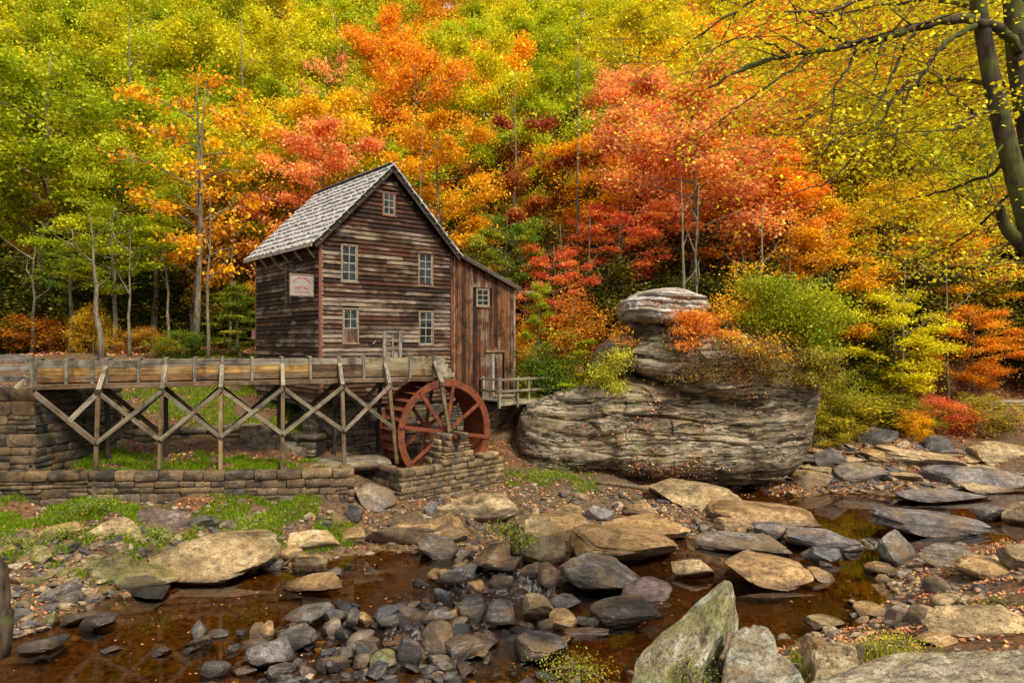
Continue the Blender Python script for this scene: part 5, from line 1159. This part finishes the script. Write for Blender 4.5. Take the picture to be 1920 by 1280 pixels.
# ------------------------------------------------------------------ trees: unit height 10, crown half width 3
def tree_shapes(seed, base=.35, nclump=140, nleaf=20000, size=.10, form='round', flat=.38, cl=.55):
    r = np.random.RandomState(seed); q = random.Random(seed); mb = MB()
    hgt = 9.3; pts = [Vector((0, 0, -.4))]; x = y = 0
    for k in range(1, 9): x += q.gauss(0, .09); y += q.gauss(0, .09); pts.append(Vector((x, y, hgt * k / 8)))
    rad = [.15 * (1 - .86 * k / 8) for k in range(9)]; rad[0] = .19
    tube(mb, pts, rad, 7)
    tips = []; nb = 24
    for k in range(nb):
        f = base + (.95 - base) * (k + .5) / nb; z = hgt * f; i = min(int(f * 8), 7); o = pts[i].lerp(pts[i + 1], f * 8 - i)
        u = (f - base) / (1 - base)
        w = {'round': math.sin(math.pi * min(1, .12 + .86 * u)) ** .7, 'spire': (1 - u) ** .8 * .85 + .12, 'high': .55 + .5 * math.sin(math.pi * u), 'wide': math.sin(math.pi * min(1, .3 + .65 * u)) ** .5}[form] * 3 * q.uniform(.65, 1.08)
        an = k * 2.4 + q.uniform(-.4, .4); up = .5 * (1 - u) * w * .5 + .25
        if form == 'spire': up = -.12 * w
        b = [o, o + Vector((math.cos(an) * w * .5, math.sin(an) * w * .5, up * .75)), o + Vector((math.cos(an + .12) * w, math.sin(an + .12) * w, up + q.uniform(-.2, .2)))]
        tube(mb, b, [.055 * (1.2 - u), .035 * (1.2 - u), .012], 4, False); tips.append((b, w))
        for j in range(3):
            t = q.uniform(.35, .95); c = b[1].lerp(b[2], t) if t > .5 else b[0].lerp(b[1], t * 2); a2 = an + q.choice((-1, 1)) * q.uniform(.5, 1.1); l = w * .42
            e = c + Vector((math.cos(a2) * l, math.sin(a2) * l, q.uniform(-.05, .35))); tube(mb, [c, e], [.022, .008], 3, False); tips.append(([c, c.lerp(e, .5), e], l))
    P = []; CLp = []
    nleaf = int(nleaf * .76); per = nleaf // nclump
    for k in range(nclump):                # leaf sprays lie along the twigs, large and small
        b, w = tips[q.randrange(len(tips))]; t = q.uniform(.30, 1.08); c = b[0] + (b[2] - b[0]) * t; dr = np.array((b[2] - b[0]).normalized()); pz = q.uniform(.35, 2.2)
        m = int(per * pz * 1.05); s = cl * (.55 + .42 * pz ** .5) * q.uniform(.8, 1.2); d = r.normal(size=(m, 3)) * np.array([s, s, s * flat]) * .55 + dr * (r.normal(size=m) * s * .5)[:, None]
        d[:, 2] -= .10 * (d[:, 0] ** 2 + d[:, 1] ** 2) / s; P.append(np.array((c.x, c.y, c.z)) + d); CLp.append(np.full(m, r.rand()))
    m = nleaf // 7; k_ = r.randint(0, len(tips), m); t_ = r.uniform(.25, 1.1, m)       # stray leaves between the sprays
    st_ = np.array([np.array(tips[i][0][0] + (tips[i][0][2] - tips[i][0][0]) * float(t)) for i, t in zip(k_, t_)]) + r.normal(size=(m, 3)) * np.array([.35, .35, .3]); P.append(st_); CLp.append(r.rand(m))
    P = np.concatenate(P); CLp = np.concatenate(CLp); V, Q = leaf_quads(P, size * 1.32, .55, .72, seed)
    return mb.mesh('trunk_shape', bark, True), mesh('crown_shape', V, Q, leaf, False, {'rnd': r.rand(len(P)), 'clump': CLp})
TV = {'a': tree_shapes(1, .35, 210, 24000, .10, 'round', .6, .5), 'b': tree_shapes(2, .26, 240, 26000, .095, 'round', .7, .45), 'c': tree_shapes(3, .38, 220, 24000, .10, 'high', .6, .5), 'd': tree_shapes(4, .2, 260, 27000, .09, 'wide', .5, .42),
      'e': tree_shapes(5, .12, 220, 21000, .10, 'round', .55, .45), 'f': tree_shapes(6, .38, 120, 14000, .10, 'high', .3, .45), 'h': tree_shapes(8, .04, 160, 20000, .085, 'spire', .18, .5), 'k': tree_shapes(15, .04, 110, 8000, .15, 'wide', 1.3, .75), 'm': tree_shapes(16, .04, 90, 8000, .17, 'round', 1.4, .8), 's': tree_shapes(9, .22, 110, 4200, .13, 'high', .4, .5), 'u': tree_shapes(12, .05, 190, 20000, .11, 'wide', .5, .6)}
G_ = (.29, .40, .008); LG = (.40, .50, .015); YG = (.62, .58, .012); YE = (.84, .54, .012); GO = (.86, .42, .012); OR = (.86, .30, .02); SA = (.92, .34, .125); RE = (.68, .11, .045); DR = (.34, .04, .028); BR = (.42, .20, .03); DG = (.022, .055, .010); MG = (.10, .21, .013); PK_ = (.74, .12, .06)
TREES = 0
def tree(px, top, wpx, Y, col, var, label, group=None, name='tree', trunk_w=1.0, base_px=None, lean=0.0):
    global TREES
    if name == 'shrub': var = {'e': 'k', 'u': 'm', 'd': 'k'}.get(var, var)
    X = (px - 960) / F * Y; zg = g1(X, Y) - .1; zt = H - (top - 640) / F * Y; h = max(zt - zg, 1.5); wx = wpx / F * Y / 6
    r = random.Random(int(px * 3 + top * 7 + Y)); yaw = r.uniform(0, 6.28)
    e = empty(name, (X, Y, zg), label, 'tree' if name != 'shrub' else 'shrub', group)
    M = Matrix.Translation((X, Y, zg)) @ Matrix.Rotation(lean, 4, 'Y') @ Matrix.Diagonal((wx, wx, h / 10, 1)) @ Matrix.Rotation(yaw, 4, 'Z')
    tw = min(1.0, max(.35, .9 * h / 10 / wx * .6)) * trunk_w
    obj('trunk', TV[var][0], M, e); kq = r.uniform(.85, 1.1); c = tuple(min(.95, v * kq) for v in col); obj('crown', TV[var][1], M, e, c); TREES += 1; return e
NT = [
 (85,60,330,40,G_,'a','big bright green tree with layered boughs at the far left'),
 (30,150,260,45,LG,'b','light green tree at the left border behind the big green one'),
 (210,370,215,34.5,G_,'f','small green tree with an umbrella crown and slender grey trunk left of the mill'),
 (130,430,120,36.5,MG,'f','thin green tree with a bare trunk near the left border'),
 (250,250,200,39,LG,'a','green yellow tree between the umbrella crown and the leaning tree'),
 (365,110,260,37,GO,'s','tall leaning tree with sparse golden brown leaves left of the mill'),
 (300,330,140,41,YG,'f','yellowish tree behind the slender trunks on the left'),
 (440,300,230,42,BR,'b','bronze leaved tree close behind the left of the mill'),
 (395,420,110,38,BR,'s','thin bronze sapling beside the leaning tree'),
 (120,300,170,42,BR,'a','rusty orange tree seen through the green boughs at left'),
 (495,250,150,43,LG,'a','lime green tree left of the red maple'),
 (600,205,250,40,SA,'d','salmon red maple rising over the left slope of the mill roof'),
 (610,60,130,49,SA,'s','pale red maple top high above the mill'),
 (520,410,90,38,OR,'e','small orange maple touching the left eave'),
 (790,45,190,48,OR,'b','tall peach orange tree above the ridge of the mill'),
 (815,190,230,40,GO,'d','golden orange maple leaning over the right slope of the mill roof'),
 (900,50,190,54,YG,'b','bright yellow green tree above the golden maple'),
 (970,200,190,46,DR,'d','dark crimson tree right of the golden maple'),
 (1060,145,190,50,LG,'a','fresh green tree behind the crimson one'),
 (950,385,140,36,MG,'f','green maple with orange tips behind the lean-to roof'),
 (1040,440,130,35,RE,'f','low red dogwood behind the deck'),
 (985,520,90,34,PK_,'s','pink red shrub like tree right beside the lean-to'),
 (1160,360,200,39,RE,'f','crimson maple left of the tall salmon one'),
 (1190,110,170,50,SA,'c','salmon topped tree above the crimson maple'),
 (1285,110,330,41,SA,'b','tall salmon orange maple with a pale trunk standing behind the cliff'),
 (1390,230,260,44,OR,'d','orange maple right of the pale trunk'),
 (1475,300,200,42,OR,'d','red orange tree above the rhododendron on the cliff'),
 (1560,390,220,38,GO,'e','golden yellow tree right of the cliff'),
 (1660,330,240,42,YE,'b','yellow tree half way to the right border'),
 (1690,520,200,35.5,YG,'e','low yellow green tree over the right bank'),
 (1770,420,200,40,GO,'d','amber tree on the right slope'),
 (1830,560,160,36.5,OR,'e','orange small tree by the path at the right'),
 (1870,330,240,44,YE,'a','yellow tree behind the forked foreground trunk'),
 (1440,120,220,52,OR,'b','orange tree top seen under the arching limb'),
 (1590,140,240,54,YE,'a','yellow tree top seen through the arching limb'),
 (720,120,170,52,YG,'a','yellow green tree between salmon and peach crowns'),
 (1010,500,90,32.8,G_,'h','small feathery hemlock right of the deck'),
]
for a in NT: tree(*a)
# the deep forest on the hillside, tree after tree; only the crown colour tells them apart
NMc = {'LG': LG, 'YG': YG, 'YE': YE, 'GO': GO, 'OR': OR, 'SA': SA, 'RE': RE, 'G': G_, 'BR': BR, 'DR': DR}
NMn = {'LG': 'light green', 'YG': 'yellow green', 'YE': 'yellow', 'GO': 'golden', 'OR': 'orange', 'SA': 'salmon', 'RE': 'red', 'G': 'green', 'BR': 'bronze', 'DR': 'dark red'}
PAL = [(0, ['LG', 'YG', 'LG', 'YG', 'G', 'GO']), (420, ['YG', 'LG', 'YG', 'G', 'YE']), (640, ['YG', 'LG', 'OR', 'GO', 'LG', 'YG']), (880, ['YG', 'LG', 'YG', 'LG', 'G', 'GO']), (1130, ['YG', 'SA', 'OR', 'YE', 'YG']), (1350, ['OR', 'YE', 'GO', 'SA', 'YG']), (1560, ['YE', 'GO', 'YG', 'OR']), (1750, ['YE', 'YG', 'GO', 'LG'])]
rf = random.Random(42)
LMK = [(-999, 'beyond the left border'), (0, 'above the stone abutment'), (110, 'above the first trestle leg'), (240, 'above the second trestle leg'), (360, 'above the leaning tree'), (470, 'above the left eave of the mill'), (580, 'above the hanging sign'), (670, 'above the roof peak of the mill'), (780, 'above the right roof slope'), (870, 'above the lean-to'), (970, 'above the side deck'), (1070, 'above the young hemlock'), (1180, 'above the cliff cap stone'), (1300, 'above the golden cliff shrub'), (1420, 'above the cliff rhododendron'), (1530, 'above the right foot of the cliff'), (1640, 'above the low green bank bush'), (1750, 'above the roadside wall'), (1850, 'behind the forked near trunk'), (1960, 'beyond the right border')]
ROWN = {47: 'low on the hillside', 55: 'in the second forest rank', 64: 'halfway up the hillside', 76: 'high on the hillside', 92: 'near the hilltop', 112: 'on the very hilltop'}
for Y, top, step, wd in ((47, 190, 120, 200), (55, 90, 110, 200), (64, 40, 95, 190), (76, 0, 88, 180), (92, -50, 80, 175), (112, -100, 70, 170)):
    px = -160 + rf.uniform(0, 60)
    while px < 2100:
        pal = [p for x, p in PAL if x <= max(px, 0)][-1]; c = rf.choice(pal); t = top + rf.uniform(-45, 60)
        lm = [n for x, n in LMK if x <= px][-1]; tree(px, t, wd * rf.uniform(.85, 1.25), Y + rf.uniform(-3, 3), NMc[c], rf.choice('abcdcb'), NMn[c] + ' tree ' + ROWN[Y] + ' ' + lm, 'trees of the deep forest')
        px += step * rf.uniform(.75, 1.25)
# bare forest trunks one can tell apart low in the shade
def bare(px, y0, y1, Y, r0, label, lean=0):
    X = (px - 960) / F * Y; zg = g1(X, Y) - .2; zt = H - (y0 - 640) / F * Y; m = MB(); q = random.Random(px)
    P = [Vector((X + lean * k / 6 + q.gauss(0, .05), Y, zg + (zt - zg) * k / 6)) for k in range(7)]; P[0].x = X
    tube(m, P, [r0 * (1.25 if k == 0 else .95 - k * .14) for k in range(7)], 8)
    for k in range(3):
        b = P[3 + k]; a = q.uniform(-1, 1); tube(m, [b, b + Vector((a * .9, q.uniform(-.3, .3), .5)), b + Vector((a * 1.7, q.uniform(-.4, .4), 1.3))], [.05, .03, .01], 4, False)
    o = obj('bare_trunk', m.mesh('bare_trunk', bark, True)); tag(o, label, 'tree')
for px, y0, Y, r0, lab, ln in ((133, 420, 34, .13, 'slim curved bare trunk, leftmost of the bare ones behind the flume', .1), (192, 400, 32.5, .17, 'sturdy mossy trunk leaning left behind the flume', -.6), (243, 430, 32.8, .09, 'thin straight pale trunk rising from the orange leaves', 0), (292, 380, 37, .22, 'dark thick trunk further back among the rhododendrons', -.1),
     (366, 150, 35.5, .19, 'tall leaning trunk with mossy bark running high up the picture', .5), (391, 360, 33, .10, 'slender tan trunk directly right of the tall leaning one', 0), (1287, 330, 33.5, .15, 'pale grey trunk behind the cliff cap', -.3), (1299, 350, 33.8, .12, 'twin companion stem of the pale grey trunk', .3), (1420, 380, 36, .16, 'greyish trunk above the yellow spray', .3), (1395, 410, 38, .12, 'thin shadowed trunk left of the greyish one', -.1), (1052, 420, 39, .13, 'dark trunk behind the red dogwood', 0), (775, 230, 36.5, .12, 'branching pale trunk just over the right roof slope', .5), (60, 450, 35, .12, 'thin dark trunk near the abutment', .1), (318, 430, 35.5, .10, 'very thin pale trunk between the dark thick one and the leaning one', -.2), (430, 400, 37, .10, 'thin pale trunk just left of the mill eave', .2), (1100, 400, 37, .10, 'thin pale trunk left of the cliff', .2), (1170, 420, 38, .10, 'thin grey trunk behind the red maple', -.2), (1475, 380, 38, .12, 'grey trunk behind the cliff rhododendron', .2), (1560, 420, 38, .10, 'slim trunk right of the cliff top', -.3), (1690, 470, 35, .10, 'slim brown trunk over the right bank', .2), (1780, 480, 35.5, .10, 'slim grey trunk above the roadside wall', -.2), (960, 130, 43, .14, 'tall grey trunk high between the golden and crimson trees', .3), (450, 40, 43, .16, 'dark trunk high in the lime green crowns', .2), (250, 30, 43, .17, 'dark trunk high at upper left', -.3), (1080, 60, 44, .15, 'dark trunk high in the fresh green crown', .2)):
    bare(px, y0, 0, Y, r0, lab, ln)
# dark evergreen understorey, with the forest shadow put into its near-black green
for i in range(40):
    px = -60 + i * 54 + rf.uniform(-20, 20); Y = rf.uniform(36.5, 40); 
    if 470 < px < 620: Y = 41
    tree(px, rf.uniform(450, 530), rf.uniform(120, 180), Y, DG, 'u', 'dark evergreen rhododendron in the shade ' + [n for x, n in LMK if x <= px][-1].replace('above', 'behind'), 'dark rhododendrons under the trees', 'shrub')
for i in range(26):
    px = -40 + i * 80 + rf.uniform(-25, 25); tree(px, rf.uniform(400, 470), rf.uniform(140, 190), rf.uniform(42, 45), DG, 'u', 'tall dark evergreen thicket shrub at the forest edge ' + [n for x, n in LMK if x <= px][-1].replace('above', 'behind'), 'tall dark thicket shrubs', 'shrub')
for px, top, w, Y, c, v, lab in (
 (455,515,150,34.5,MG,'h','feathery green hemlock just left of the mill'), (95,590,150,36,(.55,.17,.02),'e','low orange bush in the leaf litter at left'), (175,565,70,34,(.55,.34,.02),'e','small yellow bush behind the sturdy mossy trunk'), (330,620,90,33,MG,'u','low green laurel behind the flume rail'), (275,615,90,34.5,BR,'e','rusty low bush between the slim trunks'), (30,570,120,37,DG,'u','dark laurel at the left border'),
 (1070,540,150,32.2,(.55,.17,.02),'e','orange topped bush right of the deck'), (1060,600,170,31.2,G_,'h','dark green young hemlock leaning on the cliff by the deck'), (1010,650,90,31,MG,'u','green laurel right behind the deck railing'), (990,590,70,33,GO,'e','yellow and pink bush touching the lean-to corner'), (1145,650,110,29.3,(.22,.27,.02),'e','light green bush growing on the left shoulder of the cliff'),
 (1600,735,170,33,(.42,.36,.03),'e','olive yellow bush at the right foot of the cliff'), (1560,690,110,32.5,(.22,.27,.02),'e','green bush hanging beside the right end of the cliff'), (1680,735,150,33.5,(.22,.27,.02),'e','low green bush on the right bank'), (1755,740,110,33.2,RE,'e','vivid red bush above the broken rocks'), (1830,735,130,34,(.42,.36,.03),'e','yellow green bush before the roadside wall'), (1640,640,110,37,MG,'u','green laurel deep on the right bank'), (1900,650,150,40,DG,'u','dark laurel at the right border'), (1700,650,80,36,BR,'e','bronze bush on the right slope'), (1560,800,90,31.4,(.42,.36,.03),'e','pale yellow bush low beside the cliff foot'), (1715,805,60,31.5,GO,'e','tiny golden bush among the bank rocks')):
    tree(px, top, w, Y, c, v, lab, None, 'shrub')

# ------------------------------------------------------------------ plants rooted on the cliff
def spray(px, py, wpx, hpx, Y, col, n, size, label, seed, droop=.1, stems=9, depth=.8, name='bush', flat=.35):
    r = np.random.RandomState(seed); c = at(px, py, Y); rx = wpx / F * Y / 2; rz_ = hpx / F * Y / 2; base = c + Vector((0, .5, -rz_ * .9)); m = MB(); P = []; K = []
    per = n // (stems * 5)
    for k in range(stems):
        a = r.uniform(-1, 1); u = r.uniform(-.9, 1); t = c + Vector((a * rx, r.uniform(-1, 1) * depth, u * rz_ * math.sqrt(max(0, 1 - a * a * .7)))); mid = base.lerp(t, .5) + Vector((0, 0, .25 * rz_)); sp = spline([base, mid, t], 4)
        tube(m, sp, list(np.linspace(.022, .005, len(sp))), 3, False)
        for j in range(5):
            q = Vector(sp[3 + j % 6]) if len(sp) > 8 else t; w = .16 + .10 * rx; nn = int(per * r.uniform(.6, 1.4)); d = r.normal(size=(nn, 3)) * np.array([w, w, w * flat]); P.append(np.array(q) + d); K.append(np.full(nn, r.rand()))
    P = np.concatenate(P); V, Q = leaf_quads(P, size, .9, .55, seed); e = empty(name, base, label, 'bush')
    obj('stems', m.mesh('stems', bark), None, e); obj('foliage', mesh('foliage', V, Q, leaf, False, {'rnd': r.rand(len(P)), 'clump': np.concatenate(K)}), None, e, col)
for a in [(1310,605,150,120,27.2,(.80,.26,.03),4200,.10,'orange leaved spray hanging over the front of the cliff cap',1),
          (1385,570,180,200,27.6,(.82,.45,.02),2800,.11,'golden yellow leafy shrub standing on top of the cliff',2),
          (1435,645,150,80,26.4,(.80,.42,.02),1200,.11,'yellow leafed twigs drooping on the cliff face',3),
          (1500,595,260,240,27.4,(.30,.38,.015),15000,.12,'large green rhododendron covering the right of the cliff top',4),
          (1420,675,270,110,26.6,(.16,.10,.04),11000,.07,'brown withered undergrowth hanging from the upper ledge',5),
          (1535,690,110,120,27.0,(.30,.26,.04),6000,.10,'olive creeper trailing down the right end of the cliff',6),
          (1250,575,90,70,27.9,(.80,.22,.05),700,.10,'thin orange twigs in front of the pale cap stone',7),
          (1150,690,90,110,27.6,(.40,.42,.03),2600,.09,'yellow green sapling on the left shoulder of the cliff',8),
          (1165,625,50,60,28.6,(.80,.34,.03),600,.09,'orange tipped twig above the yellow green sapling',9),
          (1480,560,150,90,29.5,(.30,.40,.03),3600,.12,'light green laurel top behind the rhododendron',12),
          (1065,680,190,130,30.2,(.06,.17,.02),6000,.08,'deep green hemlock boughs filling the corner beside the deck',10),
          (1310,690,140,60,26.5,(.16,.10,.05),1800,.06,'dry brown brush over the dark seam of the cliff',11)]:
    spray(*a)
for px, py, w, h, Y, col, n, lab, sd in ((1090,1262,150,60,9.6,(.22,.28,.03),1500,'feathery green fern clump at the bottom edge',31), (1035,893,130,22,25.9,(.10,.26,.02),2200,'low green herb patch on the leaf bank right of the wheel wall',32), (945,992,50,50,16.0,(.22,.30,.03),700,'green weeds beside the rotten stump',33), (990,1010,20,50,16.0,(.16,.28,.03),500,'narrow moss strip right of the rotten stump',34), (105,1000,60,40,17.6,(.12,.26,.02),900,'tuft of green weeds on the left bank',35), (275,1005,70,40,17.4,(.14,.28,.02),900,'green weeds left of the broad pale ledge',36), (15,1020,50,45,16.6,(.14,.30,.02),700,'leafy green weeds at the left border',37), (180,945,90,30,19.2,(.14,.30,.02),1400,'bright green leafy weeds under the retaining wall',38), (470,975,70,30,18.4,(.16,.30,.02),900,'green weeds beside the spotted wedge rock',39), (1690,1215,90,30,10.2,(.42,.42,.03),1500,'yellow moss and grass tuft before the bedrock slab',40), (1305,1270,60,50,8.2,(.16,.24,.03),700,'green moss at the base of the pointed slab',41), (1885,1140,50,24,12.6,(.30,.36,.04),300,'small green tuft on the big pale slab',42)):
    spray(px, py, w, h, Y, col, n, .045 if Y > 12 else .03, lab, sd, depth=.25 if Y < 20 else .8, name='weed', stems=14)

# ------------------------------------------------------------------ the near tree at the right with its arching limb
ft = empty('near_tree', (at(1965, 900, 9.5).x, 9.5, 2.5), 'dark forked mossy tree at the right border reaching a long arching limb over the creek', 'tree')
m = MB(); gz = g1(at(1990, 900, 9.3).x, 9.3)
t1 = [(2010, 1000, 9.3), (1990, 700, 9.3), (1958, 540, 9.2), (1925, 410, 9.1), (1888, 270, 9.1), (1868, 190, 9.1), (1852, 110, 9.1), (1838, 30, 9.1), (1825, -60, 9.1), (1815, -170, 9.1)]
P = [Vector((at(1990, 640, 9.3).x, 9.3, gz - .3))] + [at(*p) for p in t1]; P = spline(P, 3); tube(m, P, list(np.linspace(.165, .075, len(P))), 12)
obj('trunk', m.mesh('trunk', bark_f, True), None, ft)
m = MB(); P = spline([at(*p) for p in [(1995, 760, 9.4), (1978, 560, 9.5), (1945, 330, 9.6), (1922, 200, 9.6), (1906, 90, 9.6), (1898, -20, 9.6), (1880, -160, 9.6)]], 4); tube(m, P, list(np.linspace(.17, .11, len(P))), 12)
obj('stem', m.mesh('stem', bark_f, True), None, ft)
m = MB(); P = spline([at(*p) for p in [(1945, 480, 9.3), (1915, 455, 9.2), (1885, 425, 9.1), (1874, 385, 9.0)]], 4); tube(m, P, list(np.linspace(.13, .05, len(P))), 8); obj('dead_stub', m.mesh('dead_stub', bark_f, True), None, ft)
BRANCH = [([(1910,95,9.4),(1880,60,9.2),(1840,42,9.0),(1790,36,8.8),(1740,45,8.7),(1690,62,8.6),(1640,74,8.5),(1590,84,8.4),(1540,98,8.3),(1480,104,8.2),(1400,125,8.0),(1330,165,7.9)], .075),
 ([(1825,48,8.9),(1780,75,8.7),(1755,100,8.6),(1735,135,8.5),(1705,170,8.4),(1685,235,8.3),(1668,305,8.2)], .042),
 ([(1730,130,8.5),(1680,180,8.4),(1650,235,8.3),(1600,290,8.2),(1560,340,8.1),(1470,368,8.0)], .028),
 ([(1715,55,8.6),(1692,95,8.5),(1665,160,8.4),(1625,225,8.3),(1570,260,8.2),(1530,285,8.1)], .026),
 ([(1608,86,8.4),(1590,130,8.3),(1565,165,8.2),(1560,220,8.1),(1558,250,8.1)], .020),
 ([(1655,75,8.5),(1645,115,8.4),(1640,150,8.4),(1622,190,8.3)], .016),
 ([(1510,104,8.3),(1505,125,8.2),(1518,150,8.2)], .012),
 ([(1880,205,9.1),(1840,215,8.9),(1810,225,8.8),(1775,237,8.7)], .03), ([(1830,222,8.9),(1815,200,8.8),(1785,180,8.7),(1760,150,8.6),(1735,128,8.5),(1690,98,8.4)], .02),
 ([(1835,222,8.9),(1800,240,8.8),(1740,247,8.7),(1650,250,8.5)], .014), ([(1878,270,9.0),(1858,310,8.9),(1860,360,8.8),(1850,395,8.8)], .016),
 ([(1600,84,8.4),(1540,60,8.2),(1500,30,8.1),(1470,-20,8.0)], .02), ([(1480,104,8.2),(1440,80,8.0),(1390,70,7.9),(1330,95,7.8)], .015), ([(1540,96,8.3),(1470,140,8.1),(1400,190,8.0),(1350,230,7.9)], .016),
 ([(1830,-30,9.1),(1740,-20,8.6),(1650,-10,8.2),(1560,20,7.9),(1470,25,7.7)], .05), ([(1830,-60,9.1),(1700,-60,9.5),(1500,-40,9.8),(1380,20,9.9),(1280,90,10)], .05), ([(1870,-40,9.4),(1950,30,8.7),(1990,160,8.3)], .05),
 ([(1895,300,9.4),(1850,330,9.9),(1790,350,10.3),(1720,370,10.6),(1640,390,10.8)], .03), ([(1900,360,9.4),(1840,420,10.2),(1760,470,10.8),(1690,500,11.2)], .025), ([(1885,160,9.5),(1790,150,10.3),(1680,170,11),(1560,200,11.5),(1440,240,12)], .04), ([(1890,60,9.5),(1770,0,10.3),(1600,20,11),(1440,60,11.5)], .04)]
r = np.random.RandomState(77); LPt = []; K = []
for i, (b, rd) in enumerate(BRANCH):
    m = MB(); P = spline([at(*p) for p in b], 4); P = [p + Vector(r.normal(size=3) * .012) for p in P]; tube(m, P, list(np.linspace(rd, max(rd * .18, .004), len(P))), 6, False)
    L_ = len(P)
    for j in range(2 + L_ // 5):
        k = int(r.uniform(.25, 1) * (L_ - 1)); o_ = P[k]; d = Vector((r.normal() * .5 - .15, r.normal() * .5, r.normal() * .28 - .05)); e_ = o_ + d * r.uniform(.5, 1.3); e2 = e_ + d * .5 + Vector((0, 0, -.1))
        tube(m, [o_, e_, e2], [rd * .22 + .002, .004, .002], 3, False)
        if r.rand() < .4:
            for q in (o_.lerp(e_, .6), e_, e2):
                nn = r.randint(10, 34); LPt.append(np.array(q) + r.normal(size=(nn, 3)) * np.array([.24, .24, .10])); K.append(np.full(nn, r.rand()))
    obj('limb', m.mesh('limb', bark_f, True), None, ft)
# airy sheets of leaves on fine twigs, denser towards the right
twm = MB()
for _ in range(1900):
    px = 1920 - abs(r.normal()) * 270; py = r.uniform(-60, 520) if px > 1600 else r.uniform(-60, 330); 
    if py > 560 - (1920 - px) * .45 + 60 or (py > 230 and r.rand() < .62): continue
    Y = r.uniform(9.8, 13.5); nn = r.randint(8, 30); LPt.append(np.array(at(px, py, Y)) + r.normal(size=(nn, 3)) * np.array([.30, .30, .07])); K.append(np.full(nn, r.rand()))
    c_ = at(px, py, Y); d_ = Vector((.5 + r.normal() * .2, r.normal() * .3, .12 + r.normal() * .15)); tube(twm, [c_ + d_ * 1.1, c_ + Vector((0, 0, r.normal() * .04)), c_ - d_ * .6 - Vector((0, 0, .08))], [.006, .004, .002], 3, False)
for _ in range(16):
    px = r.uniform(1160, 1420); py = r.uniform(-60, 120); Y = r.uniform(8.5, 11); nn = r.randint(5, 18); LPt.append(np.array(at(px, py, Y)) + r.normal(size=(nn, 3)) * np.array([.25, .25, .07])); K.append(np.full(nn, r.rand()))
tag(obj('twigs', twm.mesh('twigs', bark_f), None, ft), kind='stuff')
LPt = np.concatenate(LPt); K = np.concatenate(K); V, Q = leaf_quads(LPt, .056, .6, .85, 78)
obj('crown', mesh('crown', V, Q, leaf, False, {'rnd': r.rand(len(LPt)), 'clump': K}), None, ft, (.70, .62, .015))
